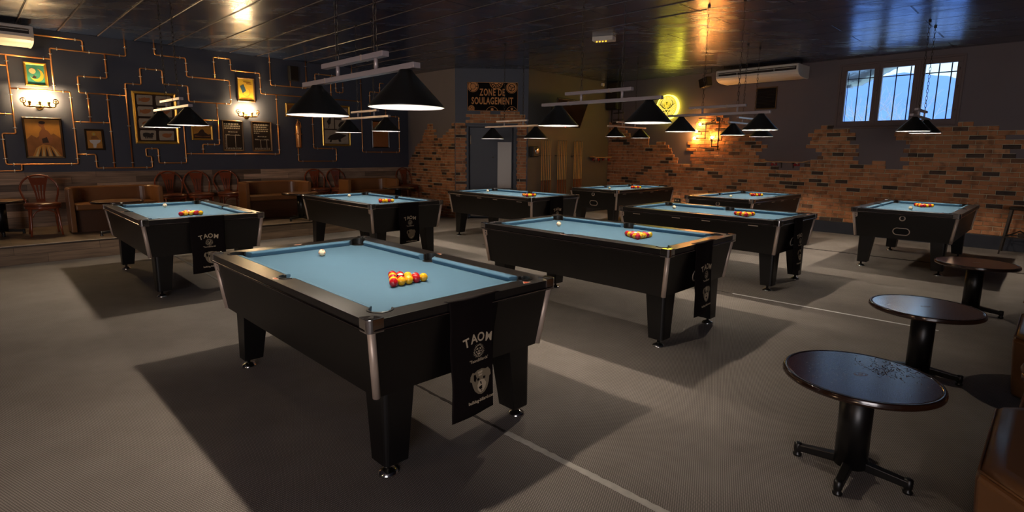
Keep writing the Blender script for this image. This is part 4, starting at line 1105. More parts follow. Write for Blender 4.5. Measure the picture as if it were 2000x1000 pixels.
def cog(mb, cx, cz, r, kind):
    Y = -.0212
    def clip(pts):
        out = [(min(max(x, -SW / 2 + .004), SW / 2 - .004), min(max(z, -SH / 2 + .004), SH / 2 - .004)) for x, z in pts]
        return out
    def ringp(r0, r1, a0, a1, n=14, m='signgold', yy=Y):
        for i in range(n):
            b0, b1 = a0 + (a1 - a0) * i / n, a0 + (a1 - a0) * (i + 1) / n
            q = clip([(cx + r0 * math.cos(b0), cz + r0 * math.sin(b0)), (cx + r1 * math.cos(b0), cz + r1 * math.sin(b0)), (cx + r1 * math.cos(b1), cz + r1 * math.sin(b1)), (cx + r0 * math.cos(b1), cz + r0 * math.sin(b1))])
            if len(set((round(a, 4), round(b, 4)) for a, b in q)) > 2 and abs(sum(q[i][0] * q[(i + 1) % 4][1] - q[(i + 1) % 4][0] * q[i][1] for i in range(4))) > 1e-6: mb.poly([(a, yy, b) for a, b in q], M[m])
    ringp(r * .93, r, 0, 2 * PI, 28)
    if kind == 0:
        for a in (0.1, 2.2, 4.3): ringp(r * .52, r * .84, a, a + 1.9, 10)
        ringp(0.001, r * .45, 0, 2 * PI, 18)
    elif kind == 1:
        ringp(r * .62, r * .86, 0, 2 * PI, 24)
        for a in (.5, 2.6, 4.7): ringp(r * .18, r * .52, a, a + 1.7, 8)
        ringp(.001, r * .1, 0, 2 * PI, 10)
    elif kind == 2:
        for i in range(14): a = 2 * PI * i / 14; ringp(r * .45, r * .82, a, a + .26, 3)
        for i in range(30): a = 2 * PI * i / 30; ringp(r, r * 1.07, a, a + .1, 1)
        ringp(.001, r * .36, 0, 2 * PI, 16)
    else:
        for i in range(5):
            a = 2 * PI * i / 5 + .3; q = clip(ell(cx + r * .55 * math.cos(a), cz + r * .55 * math.sin(a), r * .22, r * .22, 12))
            if max(p[1] for p in q) - min(p[1] for p in q) > .01 and max(p[0] for p in q) - min(p[0] for p in q) > .01: mb.poly([(a_, Y, b_) for a_, b_ in q], M['signgold'])
cg = lambda *a: (lambda m_: (cog(m_, *a), m_.build('cog_ornament', t)))(MB())
cg(-.445, .222, .128, 0); cg(.085, .322, .15, 2); cg(.432, .202, .128, 1); cg(-.48, -.268, .075, 1); cg(-.01, -.36, .145, 3); cg(.44, -.335, .125, 3)

# ------------------------------------------------------------------ cue wall things
gi = 0
for (a0, a1, g) in ((.415, .735, 'left cue rack'), (1.015, 1.335, 'middle cue rack'), (1.655, 1.960, 'right cue rack')):
    t = wthing('CW', 'cue_rack', {'left cue rack': 'black wall cue rack nearest the door', 'middle cue rack': 'middle one of the three black wall cue racks', 'right cue rack': 'black wall cue rack nearest the corner shelf'}[g], 'cue rack', (a0 + a1) / 2, 0, 0, 'wall cue racks')
    mb = MB(); mb.box((0, -.035, 1.47), (a1 - a0 + .10, .05, .018), M['plastic']); mb.cyl((-(a1 - a0) / 2 - .06, -.04, 1.47), .02, .02, M['plastic'], seg=10); mb.build('upper_clip', t, bevel=.003)
    mb = MB(); mb.box((0, -.05, .37), (a1 - a0 + .10, .10, .03), M['plastic']); mb.build('lower_shelf', t, bevel=.003)
    for i in range(6):
        s = a0 + (a1 - a0) * i / 5
        c = wthing('CW', 'pool_cue', 'wooden pool cue, %s from left in the %s' % (['first', 'second', 'third', 'fourth', 'fifth', 'last'][i], g), 'pool cue', s + .008, .386, .065, 'pool cues in the ' + g)
        mb = MB(); mb.lathe([(.0115, .50), (.0085, 1.0), (.0065, 1.44)], M['cueshaft'], seg=10); mb.build('shaft', c)
        mb = MB(); mb.lathe([(.0145, 0), (.0145, .05), (.0115, .50)], M['cuebutt'], seg=10); mb.build('butt', c, label='dark red brown butt')
        mb = MB(); mb.lathe([(.0066, 1.435), (.0066, 1.452), (.004, 1.458)], M['brass'], seg=8); mb.build('tip', c)
        # the notch of the rack is built by the clip itself
t = wthing('CW', 'television', 'black television tilted forward on the cue wall', 'television', .96, 2.42, 0)
TT = Matrix.Translation((0, -.42, .04)) @ Matrix.Rotation(math.radians(22), 4, 'X')
mb = MB(); mb.T = TT; mb.box((0, 0, 0), (1.14, .05, .67), M['plastic']); mb.build('housing', t, bevel=.006)
mb = MB(); mb.T = TT; mb.box((0, -.027, .008), (1.10, .004, .62), M['tvs']); mb.build('screen', t)
mb = MB(); mb.tube([(0, 0, .1), (0, -.2, .08), (0, -.38, .04)], .025, M['iron'], seg=8); mb.box((0, -.01, .1), (.3, .02, .25), M['iron']); mb.build('wall_arm', t)
mb = MB(); mb.T = TT; mb.sphere((0, -.028, -.322), .008, M['led'], 8, 6); mb.build('standby_light', t)
t = wthing('CW', 'hand_dryer', 'black box with chrome face beside the door brickwork', 'dispenser', .14, 1.56, 0)
mb = MB(); mb.box((0, -.07, 0), (.22, .14, .25), M['plastic'], taper=(.85, .9)); mb.build('housing', t, bevel=.03, bseg=4)
mb = MB(); mb.lathe([(.07, .135), (.07, .15), (.05, .158), (.02, .158)], M['chrome'], seg=20, axis='y', c=(.03, 0, .02)); mb.build('chrome_ring', t)
def skateboard(w, s, z, label, L=.93, rise=0):
    t = wthing(w, 'skateboard', label, 'skateboard', s, z, 0, 'skateboards mounted as wall shelves')
    mb = MB(); n = 16; top = []; 
    ring = []
    for i in range(n + 1):
        x = -L / 2 + L * i / n; e = max(0, (abs(x) - L / 2 + .14) / .14); zz = e * e * .03
        wd = .10 * (1 - .45 * max(0, (abs(x) - L / 2 + .08) / .08) ** 2)
        ring.append([(x, -.13 - wd, zz), (x, -.13 + wd, zz), (x, -.13 + wd, zz + .017), (x, -.13 - wd, zz + .017)])
    mb.loft(ring, M['deck'], smooth=False); mb.build('deck', t, bevel=.003)
    for sx in (-1, 1):
        mb = MB(); mb.box((sx * .23, -.13, -.018), (.06, .05, .035), M['alu'], taper=(.6, .8)); mb.cyl((sx * .23, -.13, -.045), .008, .2, M['alu'], axis='y', seg=8); o = mb.build('truck', t)
        for sy in (-1, 1):
            mb = MB(); mb.cyl((sx * .23, -.13 + sy * .085, -.045), .028, .035, M['redwheel'], axis='y', seg=16); mb.build('wheel', o, label='red wheel')
    for sx in (-1, 1):
        mb = MB(); mb.box((sx * .12, -.06, -.01), (.02, .12, .012), M['iron']); mb.box((sx * .12, -.006, -.06), (.02, .012, .12), M['iron']); mb.build('shelf_bracket', t)
    return t
skateboard('CW', 2.72, 1.42, 'skateboard with red wheels mounted as a shelf by the corner', L=.85)
skateboard('W2', 4.70, 1.395, 'skateboard with red wheels mounted as a shelf below the vent')
t = wthing('CW', 'motion_sensor', 'small white sensor at the top of the cue wall', 'sensor', 2.83, 3.32, 0)
mb = MB(); mb.box((0, -.03, 0), (.09, .06, .07), M['acwhite']); mb.build('housing', t, bevel=.01)
mb = MB(); mb.sphere((0, -.05, -.02), .03, M['acwhite'], 12, 8); mb.build('lens', t)
t = wthing('W2', 'electrical_cabinet', 'tall dark cabinet with pipes below in the far wall corner', 'cabinet', .20, 2.68, 0)
mb = MB(); mb.box((0, -.10, .36), (.36, .20, .72), M['plastic']); mb.build('cabinet_box', t, bevel=.01)
mb = MB(); mb.box((.0, -.205, .36), (.30, .012, .64), M['iron']); mb.build('cabinet_door', t, bevel=.004)
mb = MB()
for q in ((-.09, 0), (.13, 0)): mb.cyl((q[0], -.05, -.16), .014, .34, M['iron'], seg=10)
for zz in (-.08, -.26): mb.cyl((.12, -.05, zz), .012, .30, M['iron'], seg=8, axis='x'); mb.sphere((.28, -.05, zz), .024, M['iron'], 10, 8); mb.cyl((.28, -.025, zz), .008, .05, M['iron'], seg=6, axis='y')
mb.build('pipework', t)

# ------------------------------------------------------------------ right wall things
t = wthing('W2', 'neon_sign', 'round glowing yellow sign with a green stag head', 'illuminated sign', 1.79, 2.68, 0)
mb = MB(); mb.cyl((0, -.045, 0), .295, .09, M['neon_rim'], seg=48, axis='y'); mb.build('glowing_rim', t)
mb = MB(); mb.cyl((0, -.094, 0), .268, .010, M['neon_face'], seg=48, axis='y'); mb.build('face_disc', t)
mb = MB()
for i in range(32):
    a = 2 * PI * i / 32; 
    mb.poly([(.10 * math.cos(a - .02), -.1005, .05 + .08 * math.sin(a - .02)), (.245 * math.cos(a - .035), -.1005, .245 * math.sin(a - .035)), (.245 * math.cos(a + .035), -.1005, .245 * math.sin(a + .035)), (.10 * math.cos(a + .02), -.1005, .05 + .08 * math.sin(a + .02))], M['neon_ray'])
mb.build('ray_pattern', t)
mb = MB(); Y = -.104
def st(pts, r): mb.tube([(x, Y, z) for x, z in pts], r, M['neon_green'], seg=6)
for sx in (-1, 1):
    st([(sx * .03, -.05), (sx * .07, -.03), (sx * .12, .0), (sx * .165, .06), (sx * .16, .12), (sx * .12, .16)], [.010, .010, .010, .009, .007, .004])
    st([(sx * .12, 0), (sx * .105, .05), (sx * .11, .09)], [.007, .006, .003]); st([(sx * .08, -.02), (sx * .065, .03), (sx * .07, .06)], [.007, .006, .003]); st([(sx * .155, .04), (sx * .19, .05), (sx * .205, .10)], [.007, .006, .003]); st([(sx * .05, -.045), (sx * .035, -.005)], [.006, .003])
    mb.poly([(sx * .10, -.105, -.085), (sx * .045, -.105, -.10), (sx * .06, -.105, -.115), (sx * .095, -.105, -.11)], M['neon_green'])
    st([(sx * .045, -.13), (sx * .04, -.17), (sx * .015, -.20)], .007)
mb.poly([(-.04, -.105, -.085), (-.02, -.105, -.075), (0, -.105, -.085), (.02, -.105, -.075), (.04, -.105, -.085), (0, -.105, -.125)], M['neon_green'])
st([(-.03, -.205), (0, -.215), (.03, -.205), (.055, -.22), (.03, -.25), (-.01, -.255)], .008)
mb.build('stag_emblem', t)
mb = MB(); mb.box((0, -.105, .085), (.014, .006, .075), M['neon_green']); mb.box((0, -.105, .10), (.045, .006, .014), M['neon_green']); mb.build('cross_emblem', t)
t = wthing('W2', 'pipe_lamp', 'industrial iron pipe lamp with four glowing bulbs on the brick wall', 'wall lamp', 3.17, 1.95, 0)
mb = MB(); Y = -.10
def pp(pts, r=.013): mb.tube([(s - 3.17, Y, z - 1.95) for s, z in pts], r, M['iron'], seg=8)
pp([(2.76, 2.236), (3.17, 2.236)]); pp([(2.85, 2.236), (2.85, 1.917), (2.65, 1.917)]); pp([(2.69, 2.072), (2.92, 2.072)]); pp([(3.17, 2.32), (3.17, 1.66)]); pp([(3.016, 1.86), (3.016, 1.722), (3.17, 1.722)]); pp([(3.17, 1.868), (3.25, 1.868), (3.25, 1.96)])
pp([(2.98, 2.236), (2.98, 2.30), (3.06, 2.33)], .010)
for c in ((2.85, 2.236), (2.85, 2.072), (3.17, 2.236), (3.17, 1.868), (3.17, 1.722), (3.17, 1.66), (2.85, 1.917)): mb.sphere((c[0] - 3.17, Y, c[1] - 1.95), .021, M['iron'], 10, 8)
mb.cyl((0, -.05, -.29), .013, .10, M['iron'], axis='y', seg=8); mb.cyl((0, -.006, -.29), .04, .012, M['iron'], axis='y', seg=14); mb.cyl((0, -.05, .286), .013, .10, M['iron'], axis='y', seg=8)
mb.build('pipe_frame', t)
mb = MB(); mb.lathe([(.046, .06), (.05, .075), (.05, .095), (.044, .098)], M['iron'], seg=24, axis='y', c=(-.015, -.04, .385)); o = mb.build('pressure_gauge', t)
mb = MB(); mb.cyl((-.015, -.139, .385), .043, .004, M['white'], seg=20, axis='y'); mb.build('gauge_face', o)
mb = MB(); mb.T = Matrix.Translation((-.015, -.143, .385)) @ Matrix.Rotation(.8, 4, 'Y'); mb.box((0, 0, 0), (.006, .002, .06), M['dark']); mb.build('gauge_needle', o)
for bx, bz, d in ((2.70, 2.238, -1), (2.62, 2.074, -1), (2.58, 1.917, -1), (3.016, 1.93, 0)):
    mb = MB(); u, v = bx - 3.17, bz - 1.95
    if d: mb.cyl((u + .055, Y, v), .018, .05, M['iron'], axis='x', seg=12)
    else: mb.cyl((u, Y, v - .055), .018, .05, M['iron'], seg=12)
    o = mb.build('bulb_socket', t)
    mb = MB(); mb.sphere((u, Y, v), .030, M['amber_bulb'], 14, 10); mb.build('light_bulb', o)
t = wthing('W2', 'wall_vent', 'dark slatted ventilation grille between the air conditioner and shelf', 'vent', 4.145, 2.75, 0)
mb = MB()
for q in ((0, .222, .44, .02), (0, -.222, .44, .02)): mb.box((q[0], -.012, q[1]), (q[2], .024, q[3]), M['brownframe'])
for q in (-.212, .212): mb.box((q, -.012, 0), (.02, .024, .44), M['brownframe'])
mb.build('grille_frame', t)
mb = MB()
for i in range(14): mb.T = Matrix.Translation((0, -.010, -.195 + i * .030)) @ Matrix.Rotation(.6, 4, 'X'); mb.box((0, 0, 0), (.41, .022, .003), M['darkframe'])
mb.T = Matrix(); mb.box((0, -.001, 0), (.41, .002, .42), M['dark']); mb.build('slats', t)
t = wthing('W2', 'ceiling_speaker', 'black tilted speaker left of the air conditioner', 'speaker', 3.02, 3.13, .45)
mb = MB(); mb.T = Matrix.Rotation(math.radians(-12), 4, 'Y') @ Matrix.Rotation(math.radians(-20), 4, 'Z'); mb.box((0, -.08, 0), (.26, .16, .20), M['plastic'], taper=(.9, .95)); mb.build('speaker_box', t, bevel=.012)
mb = MB(); mb.T = Matrix.Rotation(math.radians(-12), 4, 'Y') @ Matrix.Rotation(math.radians(-20), 4, 'Z'); mb.box((0, -.163, 0), (.22, .006, .16), M['iron']); mb.build('grille', t)
mb = MB(); mb.tube([(-.12, -.05, .05), (-.12, -.02, .16), (-.06, .0, .20), (.06, 0, .20), (.06, 0, .27)], .008, M['iron'], seg=6); mb.build('bracket', t)
t = wthing('W2', 'wall_socket', 'small black double socket low on the brick wall', 'socket', 2.19, .41, .02)
mb = MB(); mb.box((0, -.015, 0), (.16, .03, .10), M['plastic']); mb.build('housing', t, bevel=.005)
mb = MB()
for q in (-.035, .035): mb.cyl((q, -.031, 0), .02, .004, M['alu'], axis='y', seg=12)
mb.build('outlet', t)

def aircon(w, s0, s1, out, ztop, label):
    t = wthing(w, 'air_conditioner', label, 'air conditioner', (s0 + s1) / 2, ztop, out, 'white ceiling-hung air conditioners'); L = s1 - s0; D = .60
    prof = [(0, 0), (-D, 0), (-D - .012, -.015), (-D - .012, -.045), (-D + .03, -.05), (-D + .03, -.115), (-D - .010, -.12), (-D + .005, -.16), (-D + .05, -.20), (-D + .13, -.23), (-D + .24, -.245), (-.06, -.250), (0, -.235)]
    mb = MB(); mb.loft([[(-L / 2 + .03, y, z) for y, z in prof], [(L / 2 - .03, y, z) for y, z in prof]], M['acwhite'], smooth=False); mb.build('body', t)
    side = [(0, 0), (-D, 0), (-D - .014, -.015), (-D - .014, -.12), (-D + .005, -.165), (-D + .05, -.205), (-D + .13, -.235), (-D + .24, -.25), (-.05, -.255), (0, -.24)]
    for sx in (-1, 1):
        mb = MB(); mb.loft([[(sx * (L / 2 - .035), y, z) for y, z in side], [(sx * L / 2, y * .985, z * .985 - .002) for y, z in side]], M['acwhite'], smooth=False); mb.build('end_cap', t, bevel=.006)
    mb = MB(); mb.box((0, -D + .024, -.083), (L - .10, .006, .064), M['acdark']); o = mb.build('air_outlet', t)
    mb = MB(); mb.box((0, -D + .008, -.070), (L - .12, .03, .008), M['acwhite'])
    for q in (-.25, .25): mb.box((q * L * .9, -D + .006, -.083), (.008, .02, .05), M['acwhite'])
    mb.build('louver', o)
    mb = MB()
    for sx in (-1, 1):
        for yy in (-.12, -.48): mb.cyl((sx * (L / 2 - .12), yy, (H - ztop) / 2), .006, H - ztop, M['iron'], seg=6)
    mb.build('hanging_rod', t)
    return t
aircon('W2', 3.29, 4.98, .05, 3.325, 'white ceiling-hung air conditioner left of the window')
aircon('W1', -8.62, -7.10, .08, 3.325, 'white air conditioner cut off by the left edge of the view')

# emergency light on the ceiling
t = thing('emergency_light', 'small white emergency light with amber lamps on the ceiling', 'emergency light', (1.45, 9.25, H), math.radians(-25))
mb = MB(); mb.box((0, 0, -.035), (.34, .20, .07), M['acwhite']); mb.build('housing', t, bevel=.008)
mb = MB(); mb.box((0, 0, -.008), (.26, .14, .016), M['acwhite']); mb.build('mount_plate', t)
mb = MB()
for q in (-.11, -.06, -.01, .04): mb.sphere((q, -.03, -.072), .014, M['amber'], 8, 6)
mb.build('amber_lamp', t)

# ------------------------------------------------------------------ furniture
def make_chair():
    t = thing('bentwood_chair', 'x', 'chair')
    mb = MB(); mb.lathe([(.19, .430), (.215, .436), (.222, .450), (.215, .470), (.17, .484), (.08, .490), (.001, .491)], M['seatleather'], seg=32); mb.build('seat_cushion', t, label='round padded leather seat')
    mb = MB(); mb.lathe([(.20, .395), (.214, .40), (.214, .434), (.20, .438)], M['chairwood'], seg=32); mb.build('seat_frame', t)
    # hoop back (front is -y)
    pts = []
    for i in range(25):
        a = PI * (i / 24); x = .222 * math.cos(a); z = .665 + .215 * math.sin(a)
        pts.append((x, .205 + (z - .44) * .16, z))
    lo = [(.165, .135, .43), (.180, .165, .50), (.205, .190, .58)]
    path = lo + pts + [(-x, y, z) for x, y, z in reversed(lo)]
    mb = MB(); mb.tube(path, .0135, M['chairwood'], seg=10); mb.build('hoop_back', t)
    mb = MB(); n = 14
    def yb(z): return .175 + (z - .44) * .20
    # splat: outline narrow at the bottom, wide at the top, three slots
    def half(z):
        k = (z - .44) / .42
        return .048 + .010 * math.sin(k * 3) + .062 * max(0, k - .35) ** 1.3 * 2.0
    bars = [(-1, -.62), (-.42, -.14), (.14, .42), (.62, 1)]
    zs = [.52 + .22 * i / 8 for i in range(9)]
    for b0, b1 in bars:
        rings = []
        for z in zs:
            h = half(z); rings.append([(b0 * h, yb(z) - .005, z), (b1 * h, yb(z) - .005, z), (b1 * h, yb(z) + .005, z), (b0 * h, yb(z) + .005, z)])
        mb.loft(rings, M['chairwood'], smooth=False)
    for za, zb in ((.44, .525), (.735, .845)):
        rings = []
        for i in range(6):
            z = za + (zb - za) * i / 5; h = half(z); rings.append([(-h, yb(z) - .005, z), (h, yb(z) - .005, z), (h, yb(z) + .005, z), (-h, yb(z) + .005, z)])
        mb.loft(rings, M['chairwood'], smooth=False)
    for sx in (-1, 1):
        mb.tube([(sx * half(.845) * .75, yb(.845), .84), (sx * half(.86), yb(.862) + .004, .868)], .010, M['chairwood'], seg=6)
    mb.build('splat', t)
    for sx in (-1, 1):
        mb = MB(); mb.tube([(sx * .150, -.130, .41), (sx * .160, -.150, .28), (sx * .168, -.168, .12), (sx * .178, -.185, 0)], [.018, .016, .0135, .012], M['chairwood'], seg=10); mb.build('leg', t)
        mb = MB(); mb.tube([(sx * .150, .130, .41), (sx * .155, .150, .25), (sx * .162, .185, .10), (sx * .172, .225, 0)], [.016, .015, .0135, .012], M['chairwood'], seg=10); mb.build('leg', t)
    mb = MB(); mb.tube([(-.160, -.150, .27)] + [(-.135 * math.cos(PI * i / 10), -.145, .285 + .10 * math.sin(PI * i / 10)) for i in range(11)] + [(.160, -.150, .27)], .009, M['chairwood'], seg=8)
    for sx in (-1, 1): mb.tube([(sx * .16, -.14, .27)] + [(sx * .152, -.12 * math.cos(PI * i / 8), .285 + .10 * math.sin(PI * i / 8)) for i in range(9)] + [(sx * .157, .15, .25)], .009, M['chairwood'], seg=8)
    mb.build('leg_bow', t)
    return t
R45 = math.radians(45)
chair = make_chair()
CH = [((-7.03, 8.17), 0, 'bentwood chair standing alone left of the first leather bench', None),
      ((-6.195, 10.005), .02, 'bentwood chair first of three between the benches', None), ((-5.87, 10.33), .0, 'bentwood chair middle of three between the benches', None), ((-5.51, 10.69), -.05, 'bentwood chair last of three, beside the middle bench', None),
      ((-4.21, 11.99), 0, 'bentwood chair left one of the far pair', None), ((-3.85, 12.35), .04, 'bentwood chair right one of the far pair', None), ((-2.56, 13.64), .05, 'bentwood chair in the far corner by the bricks', None)]
for i, ((x, y), da, lab, _) in enumerate(CH):
    c = chair if i == 0 else dup(chair, (0, 0, 0))
    c.location = (x, y, PZ); c.rotation_euler = (0, 0, R45 + da); c['label'] = lab; c['group'] = 'bentwood chairs along the left wall'
for (x, y, a, lab) in ((2.87, 2.62, math.radians(-150), 'bentwood chair seat edge at the right side between two benches'), (5.80, 5.72, math.radians(-140), 'bentwood chair leg and seat at the right edge by the far round table')):
    dup(chair, (x, y, 0), a, lab, 'bentwood chairs at the right edge')

def make_bench(L=1.24, D=.62):
    t = thing('leather_bench', 'x', 'bench')
    hw, r, th = L / 2, .26, .07
    def upath(off, front):
        a, b, rr = hw - off, D / 2 - off, r - off
        p = [(-a, -D / 2 - front), (-a, b - rr)] + arc(-a + rr, b - rr, rr, PI, PI / 2, 8)[1:] + arc(a - rr, b - rr, rr, PI / 2, 0, 8) + [(a, -D / 2 - front)]
        return p
    o_, i_ = upath(0, 0), upath(th, 0)
    strip = [[(ox, oy, .02), (ix, iy, .02), (ix + (ox - ix) * .10, iy + (oy - iy) * .10, .665), (ix + (ox - ix) * .35, iy + (oy - iy) * .35, .69), (ox + (ix - ox) * .30, oy + (iy - oy) * .30, .69), (ox, oy, .665)] for (ox, oy), (ix, iy) in zip(o_, i_)]
    mb = MB(); mb.loft(strip, M['leather'], smooth=False); mb.build('curved_backrest', t, bevel=.010, bseg=3)
    s = upath(th + .004, -.03)
    mb = MB(); mb.prism(s, .345, .44, M['leather'], smooth=False); mb.build('seat_cushion', t, bevel=.028, bseg=4)
    s2 = upath(th + .02, -.15)
    mb = MB(); mb.prism(s2, .0, .342, M['leather_shaded']); mb.build('base', t)
    return t
bench = make_bench()
def place_bench(x, y, z, a, lab, first=False, g='curved leather benches along the left wall'):
    b = bench if first else dup(bench, (0, 0, 0))
    b.location = (x, y, z); b.rotation_euler = (0, 0, a); b['label'] = lab; b['group'] = g
def bc(sm, df): return yx(sm, df)
place_bench(*bc(2.42, 15.34), PZ, R45, 'curved brown leather bench nearest the left edge', True)
place_bench(*bc(6.03, 15.34), PZ, R45, 'curved brown leather bench in the middle of the platform')
place_bench(*bc(8.92, 15.34), PZ, R45, 'curved brown leather bench at the far end of the platform')

def make_round(topm):
    t = thing('round_table', 'x', 'table'); h = .515
    mb = MB(); mb.lathe([(.001, h - .026), (.30, h - .026), (.318, h - .022), (.318, h - .004), (.312, h), (.001, h)], topm, seg=64, smooth=False); mb.build('table_top', t)
    mb = MB(); n = 64
    prof = [(.316, h - .030), (.328, h - .030), (.336, h - .024), (.336, h - .014), (.332, h - .010), (.334, h - .004), (.328, h + .001), (.316, h + .0005)]
    rings = [[(r * math.cos(2 * PI * i / n), r * math.sin(2 * PI * i / n), z) for i in range(n)] for r, z in prof] ; rings.append(rings[0])
    mb.loft(rings, M['edgewood'], cap=False); mb.build('edge_moulding', t, label='dark ridged wooden edge')
    mb = MB(); mb.cyl((0, 0, (h - .03 + .05) / 2), .072, h - .08, M['legb'], seg=32); mb.cyl((0, 0, h - .038), .11, .012, M['legb'], seg=24); mb.build('pedestal', t)
    for i in range(4):
        a = R45 + i * PI / 2
        mb = MB(); mb.T = Matrix.Rotation(a, 4, 'Z'); mb.loft([[(.03, -.022, .045), (.03, .022, .045), (.03, .022, .088), (.03, -.022, .088)], [(.245, -.018, .028), (.245, .018, .028), (.245, .018, .062), (.245, -.018, .062)]], M['legb'], smooth=False); o = mb.build('foot_arm', t, bevel=.004)
        mb = MB(); mb.T = Matrix.Rotation(a, 4, 'Z'); mb.lathe([(.020, 0), (.022, .010), (.014, .016), (.019, .030), (.019, .068), (.010, .073)], M['legb'], seg=14, c=(.238, 0, 0)); mb.build('glide', o)
    mb = MB(); rr = random.Random(4)
    for j in range(3):
        mb.prism(ell(.0, 0, .034 - j * .01, .020 - j * .006, 14), h + .0002, h + .0006 + j * .0002, M['walnut'] if j % 2 == 0 else topm)
    mb.build('centre_inlay', t, label='small faded oval inlay')
    return t
rt = make_round(M['tablewood'])
RTs = [((1.685, 2.505), 0, 'low round red-brown table nearest the camera at the right, heavily scratched'), ((2.905, 3.725), 0, 'low round table second from the camera, blue window sheen'), ((4.63, 5.36), 0, 'low round reddish table in front of the rightmost pool table')]
for i, ((x, y), z, lab) in enumerate(RTs):
    c = rt if i == 0 else dup(rt, (0, 0, 0)); c.location = (x, y, z); c.rotation_euler = (0, 0, [.04, .10, -.05][i]); c['label'] = lab; c['group'] = 'low round pedestal tables at the right'
mb = MB(); rr = random.Random(11)
for i in range(260):
    a = rr.gauss(.25, .35); r = rr.uniform(.08, .30); x, y = r * math.cos(a), r * math.sin(a); d = rr.uniform(.3, 2.0); l = rr.uniform(.008, .030); w = rr.uniform(.0008, .0028)
    dx, dy = math.cos(d) * l, math.sin(d) * l; nx, ny = -math.sin(d) * w, math.cos(d) * w
    mb.poly([(x - nx, y - ny, .5154), (x + dx, y + dy, .5154), (x + nx, y + ny, .5154)], M['scratch'])
for i in range(60):
    a = PI + rr.gauss(-.3, .5); r = rr.uniform(.06, .26); x, y = r * math.cos(a), r * math.sin(a); d = rr.uniform(0, 3); l = rr.uniform(.006, .02)
    dx, dy = math.cos(d) * l, math.sin(d) * l; nx, ny = -math.sin(d) * .0006, math.cos(d) * .0006
    mb.poly([(x - nx, y - ny, .5154), (x + dx, y + dy, .5154), (x + nx, y + ny, .5154)], M['p_paper'])
mb.build('scratches', rt, kind='stuff')
rt2 = make_round(M['walnut'])
RB = [((-7.60, 8.08), 'round table cut off at the left edge on the platform'), ((-5.98, 8.27), 'round table on the platform behind the leftmost pool table'), ((-3.94, 10.20), 'round table on the platform left of the second pool table'), ((-2.50, 12.00), 'far round table on the platform before the last bench')]
for i, ((x, y), lab) in enumerate(RB):
    c = rt2 if i == 0 else dup(rt2, (0, 0, 0)); c.location = (x, y, PZ); c.rotation_euler = (0, 0, .1 * i); c['label'] = lab; c['group'] = 'low round tables on the platform'

def booth(x, y, a, lab, L=1.06, D=.60):
    t = thing('leather_bench', lab, 'bench', (x, y, 0), a, 'leather bench seats at the right edge')
    hw, hd, ch = L / 2, D / 2, .17
    def oct_(o): return [(-hw + ch - o * .4, -hd - o), (hw - ch + o * .4, -hd - o), (hw + o, -hd + ch - o * .4), (hw + o, hd), (-hw - o, hd), (-hw - o, -hd + ch - o * .4)]
    rings = [[(px, py, z) for px, py in oct_(o)] for o, z in ((-.012, .04), (.012, .30), (.018, .40), (.010, .425))]
    mb = MB(); mb.loft(rings, M['leather'], smooth=False); mb.build('upholstered_base', t, bevel=.02, bseg=3)
    rings = [[(px, py, z) for px, py in oct_(o)] for o, z in ((.002, .42), (.006, .435), (-.012, .455), (-.06, .462))]
    mb = MB(); mb.loft(rings, M['leather'], smooth=True); mb.build('seat_pad', t)
    mb = MB(); mb.tube([(px, py, .434) for px, py in oct_(.010)], .005, M['leather'], seg=6, closed=True); mb.build('piping', t)
    mb = MB(); mb.box((0, hd - .02, .60), (L + .02, .12, .36), M['leather'], taper=(1, .8)); mb.build('backrest', t, bevel=.03, bseg=3)
# front edges run along the 45 degree line; seats face the tables (local -y points to -x +y world)
def pb(ex, ey, D=.60): return (ex + .707 * D / 2, ey - .707 * D / 2)
booth(*pb(1.95, 2.065), math.radians(45 + 180), 'brown leather bench seat cut off at the lower right corner', L=1.02)
booth(*pb(3.45, 3.58), math.radians(45 + 180), 'brown leather bench seat at the right edge beside the middle round table', L=1.02)

# industrial stool at the right wall
t = thing('metal_stool', 'dark metal bar stool against the brick wall at the right edge', 'stool', (8.20, 8.77, 0), math.radians(-46.6))
mb = MB(); mb.box((0, 0, .755), (.33, .33, .018), M['iron']); mb.box((0, 0, .735), (.32, .32, .03), M['iron'], taper=(.97, .97)); mb.build('seat', t, bevel=.01)
for sx in (-1, 1):
    for sy in (-1, 1):
        mb = MB(); mb.loft([[(sx * .215 - .022 * sx * u, sy * .215 - .022 * sy * v, 0) for u, v in ((0, 0), (1, 0), (1, .3), (.3, .3), (.3, 1), (0, 1))], [(sx * .150 - .035 * sx * u, sy * .150 - .035 * sy * v, .73) for u, v in ((0, 0), (1, 0), (1, .3), (.3, .3), (.3, 1), (0, 1))]], M['iron'], smooth=False); mb.build('leg', t)
mb = MB()
for s in (-1, 1): mb.box((0, s * .185, .28), (.37, .012, .022), M['iron']); mb.box((s * .185, 0, .28), (.012, .37, .022), M['iron'])
mb.build('footrest', t)
mb = MB(); mb.tube([(-.19, -.19, .25), (0, 0, .38), (.19, .19, .25)], .008, M['iron'], seg=6); mb.tube([(.19, -.19, .25), (0, 0, .38), (-.19, .19, .25)], .008, M['iron'], seg=6); mb.build('cross_brace', t)

